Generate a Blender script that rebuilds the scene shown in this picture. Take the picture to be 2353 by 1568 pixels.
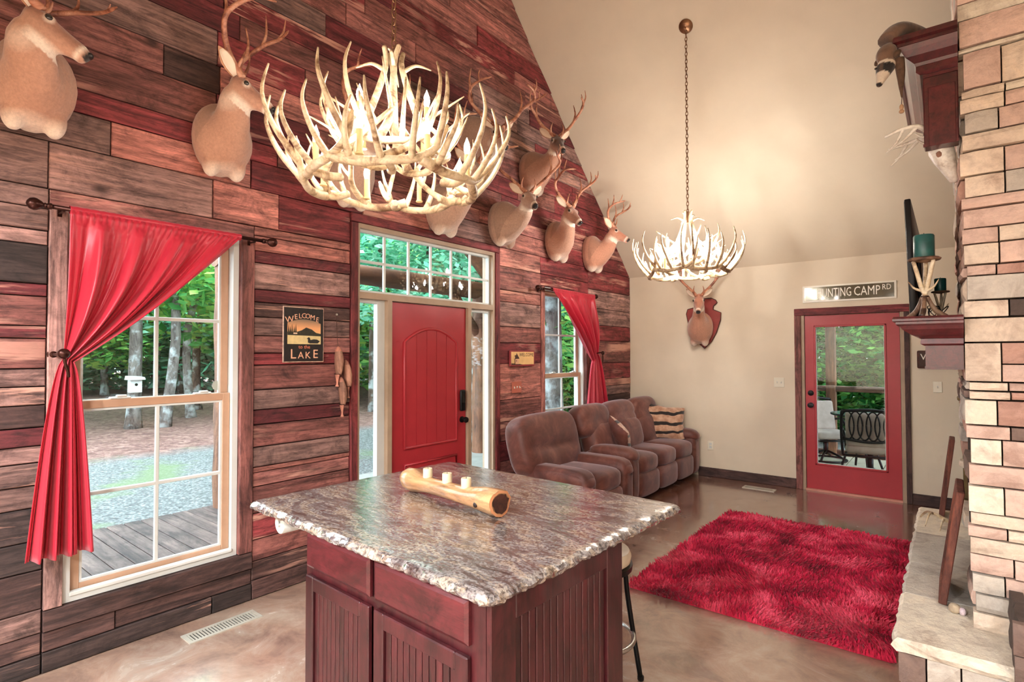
import bpy, bmesh, math, random
from mathutils import Vector, Matrix, noise
for o in list(bpy.data.objects): bpy.data.objects.remove(o)
SC = bpy.context.scene
COL = SC.collection
PI = math.pi
# ------------------------------------------------------------------ camera
FOC, YAW, PITCH, ROLL, CAMH = 1256.2, .674516, .022901, -.0021, 1.6
_fw = Vector((-math.sin(YAW)*math.cos(PITCH), math.cos(YAW)*math.cos(PITCH), math.sin(PITCH)))
_r = Vector((math.cos(YAW), math.sin(YAW), 0)); _u = _r.cross(_fw)
_rt = math.cos(ROLL)*_r + math.sin(ROLL)*_u; _up = -math.sin(ROLL)*_r + math.cos(ROLL)*_u
CAMP = Vector((0, 0, CAMH))
cd = bpy.data.cameras.new('camera'); cam = bpy.data.objects.new('camera', cd); COL.objects.link(cam)
cd.sensor_width = 36; cd.lens = FOC*36/2353; cd.clip_start = .05; cd.clip_end = 300
cam.matrix_world = Matrix(((_rt.x, _up.x, -_fw.x, 0), (_rt.y, _up.y, -_fw.y, 0), (_rt.z, _up.z, -_fw.z, CAMH), (0, 0, 0, 1)))
SC.camera = cam
def px(x, y, ax, val):
    """photo pixel -> point on the plane axis=val"""
    d = _rt*((x-1176.5)/FOC) - _up*((y-784)/FOC) + _fw
    t = (val-CAMP[ax])/d[ax]
    return CAMP + d*t
# ------------------------------------------------------------------ world, lights, exposure
w = bpy.data.worlds.new('world'); SC.world = w; w.use_nodes = True
wn = w.node_tree; bg = wn.nodes['Background']
bg.inputs[0].default_value = (.78, .90, 1.0, 1); bg.inputs[1].default_value = 4.8
SC.view_settings.view_transform = 'Standard'; SC.view_settings.look = 'None'
SC.view_settings.exposure = 0.97; SC.view_settings.gamma = 1.0; SC.view_settings.use_curve_mapping = False
SC.cycles.max_bounces = 6; SC.cycles.diffuse_bounces = 3; SC.cycles.glossy_bounces = 3
SC.cycles.use_adaptive_sampling = True; SC.cycles.adaptive_threshold = .09; SC.cycles.adaptive_min_samples = 12
SC.cycles.caustics_reflective = False; SC.cycles.caustics_refractive = False
SC.cycles.transmission_bounces = 4; SC.cycles.transparent_max_bounces = 12
SC.cycles.sample_clamp_indirect = 6; SC.cycles.use_denoising = True
BULB, BULB2 = 90.0, 350.0          # radiance of each candle bulb
FILL_W = 56.0          # watts of each fill light added behind the camera
FILL_SPOTS = [(-2.6, -1.1), (-.9, -1.1), (.9, -1.1), (-2.6, -2.4), (-.9, -2.4), (.9, -2.4)]
# ------------------------------------------------------------------ place constants
X0, Y1, ZC, SL = -3.57, 7.18, 2.68, .985       # plank wall face, back wall face, eaves height, roof slope
RIDGE = 3.35; ZR = ZC + SL*(Y1-RIDGE); YK = RIDGE*2-Y1
XR, YB = 2.6, -3.4
def zceil(y): return ZC + SL*(Y1-y) if y > RIDGE else (ZC + SL*(y-YK) if y > YK else ZC)
def sr(r, g, b):
    f = lambda c: (c/255/12.92) if c/255 <= .04045 else ((c/255+.055)/1.055)**2.4
    return (f(r), f(g), f(b), 1)
# ------------------------------------------------------------------ mesh helpers
class MB:
    def __init__(s): s.v = []; s.f = []; s.c = []
    def add(s, vs, fs, col=None):
        n = len(s.v); s.v += [Vector(p) for p in vs]; s.f += [[i+n for i in f] for f in fs]
        if col is not None: s.c += [col]*len(vs)
        return s
    def box(s, a, b):
        x0, y0, z0 = a; x1, y1, z1 = b
        return s.add([(x0,y0,z0),(x1,y0,z0),(x1,y1,z0),(x0,y1,z0),(x0,y0,z1),(x1,y0,z1),(x1,y1,z1),(x0,y1,z1)],
                     [(0,3,2,1),(4,5,6,7),(0,1,5,4),(1,2,6,5),(2,3,7,6),(3,0,4,7)])
    def frame(s, x0, x1, y0, y1, z0, z1, wl, wr, wb, wt, r=0):
        """rectangular frame in the y-z plane: stiles run through, rails between them"""
        for a, b in (((x0, y0, z0), (x1, y0+wl, z1)), ((x0, y1-wr, z0), (x1, y1, z1)), ((x0, y0+wl, z0), (x1, y1-wr, z0+wb)), ((x0, y0+wl, z1-wt), (x1, y1-wr, z1))):
            if min(b[1]-a[1], b[2]-a[2]) > 1e-5: s.rbox(a, b, r, 1) if r else s.box(a, b)
        return s
    def rbox(s, a, b, r=.01, seg=2, M=None):
        bm = bmesh.new(); bmesh.ops.create_cube(bm, size=1)
        c = [(a[i]+b[i])/2 for i in range(3)]; d = [abs(b[i]-a[i]) for i in range(3)]
        r = min(r, min(d)*.49)
        for v in bm.verts: v.co = Vector((c[0]+v.co.x*d[0], c[1]+v.co.y*d[1], c[2]+v.co.z*d[2]))
        bmesh.ops.bevel(bm, geom=list(bm.edges), offset=r, segments=seg, profile=.5, affect='EDGES')
        return s.bm(bm, M)
    def bm(s, bm, M=None):
        bm.verts.ensure_lookup_table(); bm.verts.index_update()
        s.add([(M @ v.co) if M else v.co.copy() for v in bm.verts], [[v.index for v in f.verts] for f in bm.faces]); bm.free(); return s
    def rings(s, R, cap=True, closed=True):
        n = len(R[0]); vs = [p for r in R for p in r]; fs = []
        for i in range(len(R)-1):
            for j in range(n if closed else n-1):
                k = (j+1) % n; fs.append((i*n+j, i*n+k, (i+1)*n+k, (i+1)*n+j))
        if cap and closed: fs += [list(range(n))[::-1], [(len(R)-1)*n+j for j in range(n)]]
        return s.add(vs, fs)
    def tube(s, pts, rad, n=8, cap=True, flat=1.0):
        pts = [Vector(p) for p in pts]; R = []; m = len(pts)
        ref = None
        for i, p in enumerate(pts):
            t = (pts[min(i+1, m-1)]-pts[max(i-1, 0)]).normalized()
            if ref is None: ref = Vector((0, 0, 1)) if abs(t.z) < .9 else Vector((1, 0, 0))
            a = (ref - t*ref.dot(t)).normalized(); b = t.cross(a); ref = a
            r = rad[i] if isinstance(rad, (list, tuple)) else rad
            R.append([p + a*(r*math.cos(q*2*PI/n)) + b*(r*flat*math.sin(q*2*PI/n)) for q in range(n)])
        return s.rings(R, cap)
    def lathe(s, prof, c=(0,0,0), n=20, M=None):
        R = [[Vector((r*math.cos(q*2*PI/n)+c[0], r*math.sin(q*2*PI/n)+c[1], z+c[2])) for q in range(n)] for r, z in prof]
        if M: R = [[M @ p for p in r] for r in R]
        return s.rings(R)
    def prism(s, out, a, b):
        """out: 2d->3d closed outline points at depth a (list) and b (list)"""
        n = len(a); s.add(list(a)+list(b), [list(range(n))[::-1], [n+i for i in range(n)]]+[(i, (i+1) % n, n+(i+1) % n, n+i) for i in range(n)]); return s
    def rough(s, a, b, axis, sgn, amp, rnd, nu=3, nv=3, bev=.35):
        """stone block a..b; the face at axis/sgn is domed and uneven"""
        ua, va = [i for i in range(3) if i != axis]
        f = b[axis] if sgn > 0 else a[axis]; bk = a[axis] if sgn > 0 else b[axis]
        G = []
        for j in range(nv+1):
            row = []
            for i in range(nu+1):
                p = [0, 0, 0]; u, v = i/nu, j/nv
                edge = (i in (0, nu)) + (j in (0, nv))
                ju = 0 if i in (0, nu) else rnd.uniform(-.12, .12); jv = 0 if j in (0, nv) else rnd.uniform(-.12, .12)
                p[ua] = a[ua]+(b[ua]-a[ua])*(u+ju/nu); p[va] = a[va]+(b[va]-a[va])*(v+jv/nv)
                p[axis] = f - sgn*(amp*edge*rnd.uniform(bev, bev*2) + rnd.uniform(0, amp*.5))
                row.append(Vector(p))
            G.append(row)
        vs = [p for r in G for p in r]; n = nu+1
        fs = [(j*n+i, j*n+i+1, (j+1)*n+i+1, (j+1)*n+i) for j in range(nv) for i in range(nu)]
        bd = [i for i in range(n)]+[j*n+nu for j in range(1, nv+1)]+[nv*n+i for i in range(nu-1, -1, -1)]+[j*n for j in range(nv-1, 0, -1)]
        m = len(vs)
        for k in bd:
            q = vs[k].copy(); q[axis] = bk; vs.append(q)
        L = len(bd)
        fs += [(bd[k], bd[(k+1) % L], m+(k+1) % L, m+k) for k in range(L)]
        fs.append([m+k for k in range(L)])
        return s.add(vs, fs)
    def cush(s, c, d, e=4.0, n=8, M=None, fn=None):
        """rounded cushion: superellipsoid, centre c, half sizes d"""
        bm = bmesh.new(); bmesh.ops.create_cube(bm, size=2)
        bmesh.ops.subdivide_edges(bm, edges=list(bm.edges), cuts=n, use_grid_fill=True)
        for v in bm.verts:
            p = v.co; k = (abs(p.x)**e+abs(p.y)**e+abs(p.z)**e)**(1/e); q = p/k
            if fn: q = fn(q)
            v.co = Vector((q.x*d[0], q.y*d[1], q.z*d[2]))
            if M: v.co = M @ v.co
            v.co += Vector(c)
        return s.bm(bm)
    def build(s, name, mat=None, parent=None, smooth=False, ang=None, label=None):
        me = bpy.data.meshes.new(name); me.from_pydata([tuple(p) for p in s.v], [], s.f); 
        bm = bmesh.new(); bm.from_mesh(me); bmesh.ops.recalc_face_normals(bm, faces=list(bm.faces)); bm.to_mesh(me); bm.free()
        if s.c and len(s.c) == len(s.v):
            at = me.color_attributes.new('Col', 'FLOAT_COLOR', 'POINT')
            for i, c in enumerate(s.c): at.data[i].color = c
        if smooth:
            me.polygons.foreach_set('use_smooth', [True]*len(me.polygons))
            if ang: me.set_sharp_from_angle(angle=math.radians(ang))
        if mat: me.materials.append(mat)
        return link(name, me, parent, label)
def link(name, me, parent=None, label=None):
    o = bpy.data.objects.new(name, me); COL.objects.link(o)
    if parent: setp(o, parent)
    if label: o['label'] = label
    return o
def setp(o, parent):
    o.parent = parent
    if parent.type == 'EMPTY': o.matrix_parent_inverse = parent.matrix_basis.inverted()
def thing(name, label, cat, loc=(0,0,0), group=None, kind=None):
    o = bpy.data.objects.new(name, None); COL.objects.link(o); o.empty_display_size = .1
    o.location = loc; tag(o, label, cat, group, kind); o.matrix_basis = Matrix.Translation(Vector(loc)); return o
def tag(o, label=None, cat=None, group=None, kind=None):
    if label: o['label'] = label
    if cat: o['category'] = cat
    if group: o['group'] = group
    if kind: o['kind'] = kind
    return o
def struct(name, mb, mat, label=None, cat=None, smooth=False):
    o = mb.build(name, mat, None, smooth); o['kind'] = 'structure'
    if label: tag(o, label, cat)
    return o
def crom(P, n=6):
    P = [Vector(p) for p in P]; out = []
    for i in range(len(P)-1):
        a = P[max(i-1, 0)]; b = P[i]; c = P[i+1]; d = P[min(i+2, len(P)-1)]
        for k in range(n):
            t = k/n; out.append(.5*((2*b)+(c-a)*t+(2*a-5*b+4*c-d)*t*t+(3*b-a-3*c+d)*t**3))
    return out+[P[-1]]
def lerp(a, b, t): return a+(b-a)*t
def text_mb(body, size, M, depth=.002, align='CENTER', sx=1.0, width=None):
    cu = bpy.data.curves.new('lettering', 'FONT'); cu.body = body; cu.size = size; cu.extrude = depth; cu.align_x = align; cu.align_y = 'CENTER'
    cu.resolution_u = 2
    o = bpy.data.objects.new('lettering', cu); COL.objects.link(o)
    dg = bpy.context.evaluated_depsgraph_get(); me = bpy.data.meshes.new_from_object(o.evaluated_get(dg))
    if width: sx = width/(max(v.co.x for v in me.vertices)-min(v.co.x for v in me.vertices))
    mb = MB().add([M @ Vector((v.co.x*sx, v.co.y, v.co.z)) for v in me.vertices], [list(p.vertices) for p in me.polygons])
    bpy.data.objects.remove(o); bpy.data.curves.remove(cu); bpy.data.meshes.remove(me); return mb
# ------------------------------------------------------------------ materials
def newmat(name):
    m = bpy.data.materials.new(name); m.use_nodes = True; nt = m.node_tree
    return m, nt, nt.nodes['Principled BSDF']
def N(nt, t, **kw):
    n = nt.nodes.new(t)
    for k, v in kw.items():
        if k == 'inp':
            for a, b in v.items(): n.inputs[a].default_value = b
        else: setattr(n, k, v)
    return n
def ramp(nt, fac, stops):
    r = N(nt, 'ShaderNodeValToRGB'); e = r.color_ramp.elements
    while len(e) < len(stops): e.new(.5)
    for i, (p, c) in enumerate(stops): e[i].position = p; e[i].color = c if len(c) == 4 else (*c, 1)
    nt.links.new(fac, r.inputs[0]); return r.outputs[0]
def mixc(nt, fac, a, b, mode='MIX'):
    m = N(nt, 'ShaderNodeMix', data_type='RGBA', blend_type=mode)
    for s, v in ((0, fac), (6, a), (7, b)):
        if hasattr(v, 'links') or hasattr(v, 'is_linked'): nt.links.new(v, m.inputs[s])
        else: m.inputs[s].default_value = v
    return m.outputs[2]
def noisen(nt, vec, scale, detail=5, rough=.6, dist=0, sc3=None):
    mp = N(nt, 'ShaderNodeMapping'); nt.links.new(vec, mp.inputs[0])
    if sc3: mp.inputs['Scale'].default_value = sc3
    n = N(nt, 'ShaderNodeTexNoise', inp={'Scale': scale, 'Detail': detail, 'Roughness': rough, 'Distortion': dist})
    nt.links.new(mp.outputs[0], n.inputs[0]); return n.outputs[0]
def coord(nt, which='Object', rnd=False):
    tc = N(nt, 'ShaderNodeTexCoord'); v = tc.outputs[which]
    if rnd:
        oi = N(nt, 'ShaderNodeObjectInfo'); mu = N(nt, 'ShaderNodeMath', operation='MULTIPLY', inp={1: 37.0}); nt.links.new(oi.outputs['Random'], mu.inputs[0])
        ad = N(nt, 'ShaderNodeVectorMath', operation='ADD'); nt.links.new(v, ad.inputs[0]); nt.links.new(mu.outputs[0], ad.inputs[1]); v = ad.outputs[0]
    return v
def bump(nt, b, h, s=.3, d=.01):
    bp = N(nt, 'ShaderNodeBump', inp={'Strength': s, 'Distance': d}); nt.links.new(h, bp.inputs['Height']); nt.links.new(bp.outputs[0], b.inputs['Normal'])
def plain(name, col, rough=.5, metal=0, var=.12, scale=8, bmp=0, coat=0, sheen=0, spec=.5):
    m, nt, b = newmat(name); v = coord(nt)
    n = noisen(nt, v, scale, 4)
    d = tuple(c*(1-var) for c in col[:3])+(1,); l = tuple(min(1, c*(1+var)) for c in col[:3])+(1,)
    nt.links.new(ramp(nt, n, [(.3, d), (.7, l)]), b.inputs['Base Color'])
    b.inputs['Roughness'].default_value = rough; b.inputs['Metallic'].default_value = metal
    b.inputs['Coat Weight'].default_value = coat; b.inputs['Sheen Weight'].default_value = sheen; b.inputs['Specular IOR Level'].default_value = spec
    if bmp: bump(nt, b, noisen(nt, v, scale*6, 3), bmp, .004)
    return m
def wood(name, light, dark, axis='y', rough=.55, use_obj=False, freq=26, contrast=1.0, bmp=.5, coat=0, patch=None):
    m, nt, b = newmat(name); v = coord(nt, rnd=True)
    sc = {'x': (.06, 1, 1), 'y': (1, .06, 1), 'z': (1, 1, .06)}[axis]
    sc2 = {'x': (.16, 1, 1), 'y': (1, .16, 1), 'z': (1, 1, .16)}[axis]
    g = noisen(nt, v, freq, 9, .72, .9, sc); g2 = noisen(nt, v, freq*3.2, 6, .75, .4, sc2); mot = noisen(nt, v, freq*.3, 9, .74, 1.2, {'x': (.5, 1, 1), 'y': (1, .5, 1), 'z': (1, 1, .5)}[axis])
    big = noisen(nt, v, 2.2, 3, .5, .5, {'x': (.4, 1, 1), 'y': (1, .4, 1), 'z': (1, 1, .4)}[axis])
    if use_obj:
        oi = N(nt, 'ShaderNodeObjectInfo'); base = oi.outputs['Color']
        lightc = mixc(nt, 1.0, base, (1.45, 1.4, 1.4, 1), 'MULTIPLY'); darkc = mixc(nt, 1.0, base, (.26, .22, .22, 1), 'MULTIPLY')
    else: lightc, darkc = light, dark
    f1 = ramp(nt, g, [(.5-.16*contrast, (0, 0, 0)), (.5+.14*contrast, (1, 1, 1))])
    c = mixc(nt, f1, darkc, lightc)
    f2 = ramp(nt, g2, [(.34, (.45, .45, .45)), (.52, (1, 1, 1))])
    c = mixc(nt, .75, c, f2, 'MULTIPLY')
    f3 = ramp(nt, big, [(.34, (.5, .5, .5)), (.62, (1.08, 1.08, 1.08))])
    c = mixc(nt, .85, c, f3, 'MULTIPLY')
    c = mixc(nt, .8, c, ramp(nt, mot, [(.36, (.30, .28, .28)), (.5, (.88, .88, .88)), (.66, (1.22, 1.22, 1.22))]), 'MULTIPLY')
    if patch:                                     # worn pale fibres, a look of the board itself
        f4 = ramp(nt, noisen(nt, v, 7, 6, .75, .4, sc), [(.55, (0, 0, 0)), (.60, (.8, .8, .8))])
        f5 = ramp(nt, noisen(nt, v, 1.3, 2), [(.46, (0, 0, 0)), (.6, (1, 1, 1))])
        c = mixc(nt, mixc(nt, 1.0, f4, f5, 'MULTIPLY'), c, patch)
        k = N(nt, 'ShaderNodeTexVoronoi', inp={'Scale': 2.3}); mp = N(nt, 'ShaderNodeMapping'); mp.inputs['Scale'].default_value = (1, .6, 1); nt.links.new(v, mp.inputs[0]); nt.links.new(mp.outputs[0], k.inputs[0])
        c = mixc(nt, ramp(nt, k.outputs[0], [(.03, (.85, .85, .85)), (.075, (0, 0, 0))]), c, (.03, .012, .01, 1))
    nt.links.new(c, b.inputs['Base Color']); b.inputs['Roughness'].default_value = rough; b.inputs['Coat Weight'].default_value = coat
    bump(nt, b, g, bmp, .006); return m
def glassy(name, tint=(.93, .97, .97, 1), refl=.035, rough=.02):
    m = bpy.data.materials.new(name); m.use_nodes = True; nt = m.node_tree; nt.nodes.clear()
    out = N(nt, 'ShaderNodeOutputMaterial'); t = N(nt, 'ShaderNodeBsdfTransparent', inp={0: tint}); g = N(nt, 'ShaderNodeBsdfGlossy', inp={'Roughness': rough})
    mx = N(nt, 'ShaderNodeMixShader', inp={0: refl}); nt.links.new(t.outputs[0], mx.inputs[1]); nt.links.new(g.outputs[0], mx.inputs[2]); nt.links.new(mx.outputs[0], out.inputs[0]); return m
def emit(name, col, s):
    m, nt, b = newmat(name); b.inputs['Base Color'].default_value = col; b.inputs['Emission Color'].default_value = col; b.inputs['Emission Strength'].default_value = s; return m
def vcol(name, rough=.85, bmp=.4, scale=60, sheen=.3, var=.18):
    m, nt, b = newmat(name); a = N(nt, 'ShaderNodeAttribute', attribute_name='Col'); v = coord(nt)
    n = noisen(nt, v, scale, 4, .7, 0); c = mixc(nt, 1.0, a.outputs[0], ramp(nt, n, [(.3, (1-var,)*3), (.7, (1+var,)*3)]), 'MULTIPLY')
    nt.links.new(c, b.inputs['Base Color']); b.inputs['Roughness'].default_value = rough; b.inputs['Sheen Weight'].default_value = sheen
    if bmp: bump(nt, b, n, bmp, .006)
    return m
MT = {}
MT['plank'] = wood('barn_plank', None, None, 'y', .72, True, 24, 1.0, .55, patch=sr(226, 170, 150))
MT['casing_v'] = wood('casing_vertical', None, None, 'z', .7, True, 24, 1.0, .5)
MT['casing_h'] = wood('casing_horizontal', None, None, 'y', .7, True, 24, 1.0, .5)
MT['casing_x'] = wood('casing_back', None, None, 'x', .7, True, 24, 1.0, .5)
MT['sheath'] = plain('dark_sheathing', sr(40, 28, 25), .9)
MT['paint'] = plain('beige_paint', sr(229, 214, 191), .7, var=.03, scale=3, bmp=.06)
MT['ceil'] = plain('ceiling_paint', sr(227, 212, 189), .75, var=.03, scale=3, bmp=.05)
MT['red_door'] = plain('red_door_paint', sr(176, 46, 54), .38, var=.05, bmp=.03)
MT['white'] = plain('white_vinyl', sr(216, 218, 214), .4, var=.03)
MT['tan'] = plain('tan_sash', sr(190, 150, 122), .5, var=.06)
MT['jamb'] = plain('jamb_wood', sr(176, 150, 126), .5, var=.08)
MT['glass'] = glassy('window_glass')
MT['black'] = plain('black_metal', sr(26, 24, 24), .4, .6)
MT['bronze'] = plain('bronze_metal', sr(74, 42, 34), .35, .7, var=.25)
MT['plate'] = plain('ivory_plate', sr(240, 232, 212), .4, var=.02)
MT['screw'] = plain('steel', sr(190, 186, 178), .3, .9)
# ================================================================== THE SETTING
def floor_mat():
    m, nt, b = newmat('stained_concrete'); v = coord(nt)
    n1 = noisen(nt, v, .85, 6, .62, .8); n2 = noisen(nt, v, 3.3, 8, .7, .6); n3 = noisen(nt, v, 40, 3)
    a = ramp(nt, n1, [(.36, sr(96, 56, 44)), (.5, sr(158, 116, 94)), (.62, sr(192, 172, 152))])
    c = mixc(nt, .55, a, ramp(nt, n2, [(.34, sr(84, 48, 40)), (.5, sr(170, 132, 110)), (.66, sr(208, 192, 174))]))
    # the stain is paler and greyer on the kitchen side, redder towards the far door
    sp = N(nt, 'ShaderNodeSeparateXYZ'); nt.links.new(v, sp.inputs[0])
    md = N(nt, 'ShaderNodeMath', operation='ADD'); nt.links.new(sp.outputs[1], md.inputs[0])
    mn = N(nt, 'ShaderNodeMath', operation='MULTIPLY', inp={1: 2.2}); nt.links.new(n1, mn.inputs[0]); nt.links.new(mn.outputs[0], md.inputs[1])
    mr = N(nt, 'ShaderNodeMapRange', inp={1: 4.2, 2: 6.6}); nt.links.new(md.outputs[0], mr.inputs[0])
    c = mixc(nt, mr.outputs[0], mixc(nt, .25, c, sr(184, 170, 156)), mixc(nt, .6, c, sr(106, 50, 36), 'MIX'))
    nt.links.new(c, b.inputs['Base Color'])
    nt.links.new(ramp(nt, n2, [(.3, (.16,)*3), (.7, (.3,)*3)]), b.inputs['Roughness'])
    b.inputs['Coat Weight'].default_value = 1.0; b.inputs['Coat IOR'].default_value = 1.85; b.inputs['Coat Roughness'].default_value = .14
    bump(nt, b, n3, .05, .002); return m
MT['floor'] = floor_mat()
struct('floor', MB().box((X0-.15, YB, -.12), (XR, Y1+.15, 0)), MT['floor'])

W1 = (.77, 1.655, .314, 2.36); W3 = (5.05, 5.94, .5, 2.36); DR = (2.553, 4.19, 0, 2.62)
BD = (-1.375, -.365, 0, 2.075)
def holed(mb, u0, u1, z0, z1, holes, mk):
    us = sorted({u0, u1, *[h[0] for h in holes], *[h[1] for h in holes]}); zs = sorted({z0, z1, *[h[2] for h in holes], *[h[3] for h in holes]})
    for i in range(len(us)-1):
        for j in range(len(zs)-1):
            cu, cz = (us[i]+us[i+1])/2, (zs[j]+zs[j+1])/2
            if us[i] < u0-1e-6 or zs[j] < z0-1e-6: continue
            if any(h[0] < cu < h[1] and h[2] < cz < h[3] for h in holes): continue
            mk(mb, us[i], us[i+1], zs[j], zs[j+1])
wl = MB(); holed(wl, YB, Y1, 0, ZC, [W1, W3, DR], lambda m, a, b, c, d: m.box((X0-.15, a, c), (X0-.024, b, d)))
a = [(X0-.15, YK, ZC), (X0-.15, Y1, ZC), (X0-.15, RIDGE, ZR)]
wl.prism(None, a, [(X0-.024, p[1], p[2]) for p in a])
WALL = struct('wall_left', wl, MT['sheath'], 'gable wall clad in reclaimed mixed red and brown barn boards', 'wall')
wb = MB(); holed(wb, X0-.15, XR, 0, ZC, [BD], lambda m, a, b, c, d: m.box((a, Y1, c), (b, Y1+.15, d)))
struct('wall_back', wb, MT['paint'])
struct('wall_right', MB().box((XR, YB, 0), (XR+.15, Y1+.15, ZR)), MT['paint'])
struct('wall_front', MB().box((X0-.15, YB-.15, 0), (XR+.15, YB, ZC)), MT['paint'])
T = .14
def slab(y0, z0, y1, z1): return MB().prism(None, [(X0-.15, y0, z0), (X0-.15, y1, z1), (X0-.15, y1, z1+T), (X0-.15, y0, z0+T)], [(XR+.15, y0, z0), (XR+.15, y1, z1), (XR+.15, y1, z1+T), (XR+.15, y0, z0+T)])
struct('ceiling', slab(Y1+.15, ZC-SL*.15, RIDGE, ZR), MT['ceil'])
struct('ceiling_entry', slab(YK, ZC, RIDGE, ZR), MT['ceil'])
struct('ceiling_kitchen', MB().box((X0-.15, YB-.15, ZC), (XR+.15, YK, ZC+T)), MT['ceil'])

# ---- reclaimed boards, one object each, children of the wall
PAL = {'b': (164, 104, 96), 'p': (196, 130, 121), 'r': (156, 67, 70), 'd': (96, 69, 64), 'g': (149, 117, 109), 'm': (122, 51, 56), 'o': (208, 137, 124), 'w': (184, 144, 135), 'k': (69, 55, 52)}
rp = random.Random(5)
def board(y0, y1, z0, z1, c, ye=None, name='plank', mat='plank', lift=None, x=None):
    """one board on the plank wall; ye = (y at bottom, y at top) for the raked end"""
    g = .003; f = (X0 if x is None else x)+(rp.uniform(-.005, .006) if lift is None else lift); bk = X0-.024
    yb, yt = ye if ye else (y1, y1)
    o = [(y0+g, z0+g), (yb-g, z0+g), (yt-g, z1-g), (y0+g, z1-g)]; e = .0035
    cy = sum(p[0] for p in o)/4
    i = [(p[0]+(e if p[0] < cy else -e), p[1]+(e if q < 2 else -e)) for q, p in enumerate(o)]
    tl = rp.uniform(-.002, .002)
    vs = [(bk, *p) for p in o]+[(f-e, *p) for p in o]+[(f+(tl if q < 2 else -tl), *p) for q, p in enumerate(i)]
    fs = [(3, 2, 1, 0)]+[(k, (k+1) % 4, 4+(k+1) % 4, 4+k) for k in range(4)]+[(4+k, 4+(k+1) % 4, 8+(k+1) % 4, 8+k) for k in range(4)]+[(8, 9, 10, 11)]
    ob = MB().add(vs, fs).build(name, MT[mat], WALL)
    k = rp.uniform(.86, 1.12); cc = sr(*PAL[c]); ob.color = (cc[0]*k, cc[1]*k, cc[2]*k, 1); return ob
def stack(y0, y1, zs, cols, split=0):
    for i in range(len(zs)-1):
        c = cols[i % len(cols)]
        if split and rp.random() < split:
            ym = lerp(y0, y1, rp.uniform(.25, .75)); board(y0, ym, zs[i+1], zs[i], c); board(ym, y1, zs[i+1], zs[i], rp.choice('bprgo'))
        else: board(y0, y1, zs[i+1], zs[i], c)
C1, C2 = W1[0]-.08, W1[1]+.09                 # casing outer edges
D1, D2 = DR[0]-.067, DR[1]+.07
E1, E2 = W3[0]-.07, W3[1]+.08
stack(-.45, C1, [2.446,2.34,2.228,2.154,1.956,1.893,1.744,1.681,1.529,1.44,1.347,1.236,1.143,1.059,.948,.836,.669,.521,.326,.206,.1,.002], 'ggwkmbmbwgdmwggkkdgdk')  # board tones picked darker, with the dim light of this end in them
for z0, z1, c, ys in [(.105, .205, 'd', [C1, 1.0, C2]), (.002, .105, 'k', [C1, 1.5, C2])]:
    for i in range(len(ys)-1): board(ys[i], ys[i+1], z0, z1, c)
stack(C2, D1, [2.446,2.387,2.286,2.207,2.03,1.945,1.847,1.723,1.606,1.526,1.363,1.231,1.132,.986,.855,.821,.727,.554,.384,.246,.122,.002], 'oomwmdwprbgmbgopbrbdd')
board(C1, C2, 2.36, 2.446, 'p')
board(E1, E2, 2.36, 2.497, 'r')
stack(D2, E1, [2.69,2.497,2.256,2.135,1.879,1.711,1.496,1.122,.9,.7,.5,.3,.12,.002], 'obowbrobbrbdd')
stack(E2, Y1-.002, [2.69,2.423,2.182,1.967,1.764,1.476,1.256,1.165,1.043,.921,.7,.5,.25,.002], 'rwwrbrowdbbdd')
board(E1, E2, 2.497, 2.69, 'r')
stack(E1, E2, [W3[2]-.09, .28, .14, .002], 'bdd')
RZ = [2.446,2.69,2.88,3.01,3.24,3.42,3.64,3.80,3.95,4.12,4.29,4.46,4.62,4.83,5.05,5.28,5.48,5.70,5.92,6.14,6.34]
SET = {0: [(-.45, .685, 'g'), (.685, 1.484, 'w'), (1.484, 1.91, 'o'), (1.91, D1, 'r')], 1: [(-.45, .95, 'g'), (.95, 1.72, 'o'), (1.72, 2.6, 'r'), (2.6, 3.3, 'o')],
       2: [(-.45, 1.9, 'r'), (1.9, 2.7, 'b')], 3: [(-.45, 1.5, 'b'), (1.5, 2.2, 'm')], 4: [(-.45, 1.2, 'p'), (1.2, 1.52, 'd')], 5: [(-.45, 1.5, 'g'), (1.5, 2.1, 'r')]}
for k in range(len(RZ)-1):
    z0, z1 = RZ[k], RZ[k+1]
    ya = max(-.45, YK+(z1-ZC)/SL+.03) if z1 > 3 else -.45
    yb, yt = min(Y1-.002, Y1-(z0-ZC)/SL-.004), min(Y1-.002, Y1-(z1-ZC)/SL-.004)
    y = ya
    for s in SET.get(k, []):
        if s[1] > ya: board(max(s[0], ya), s[1], z0, z1, s[2]); y = s[1]
    if k == 0: continue                        # the rest of this row is the openings' heads and the stacks above
    while y < yt-.01:
        n = y+rp.choice((.7, .95, 1.25, 1.6, 2.1)); c = rp.choice('bbpprrmogw' if y < 4 else 'bbrrrmowp')
        if n > yt-.45: board(y, max(yb, yt), z0, z1, c, (yb, yt)); break
        board(y, n, z0, z1, c); y = n
board(D1, D2, 2.70-.01+.0, 2.70, 'r') if False else None
# ---- casings (boards of the same timber round the openings)
def casing(y0, y1, z0, z1, c, vert, lift=.014):
    return board(y0, y1, z0, z1, c, None, 'casing_board', 'casing_v' if vert else 'casing_h', lift)
casing(C1, W1[0], W1[2]-.0, W1[3], 'w', True); casing(W1[1], C2, W1[2], W1[3], 'b', True); casing(C1, C2, .205, W1[2], 'd', False)
casing(D1, DR[0], .002, 2.62, 'r', True); casing(DR[1], D2, .002, 2.62, 'r', True); casing(D1, D2, 2.62, 2.69, 'r', False)
casing(E1, W3[0], W3[2], W3[3], 'o', True); casing(W3[1], E2, W3[2], W3[3], 'b', True); casing(E1, E2, W3[2]-.09, W3[2], 'b', False)

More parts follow.
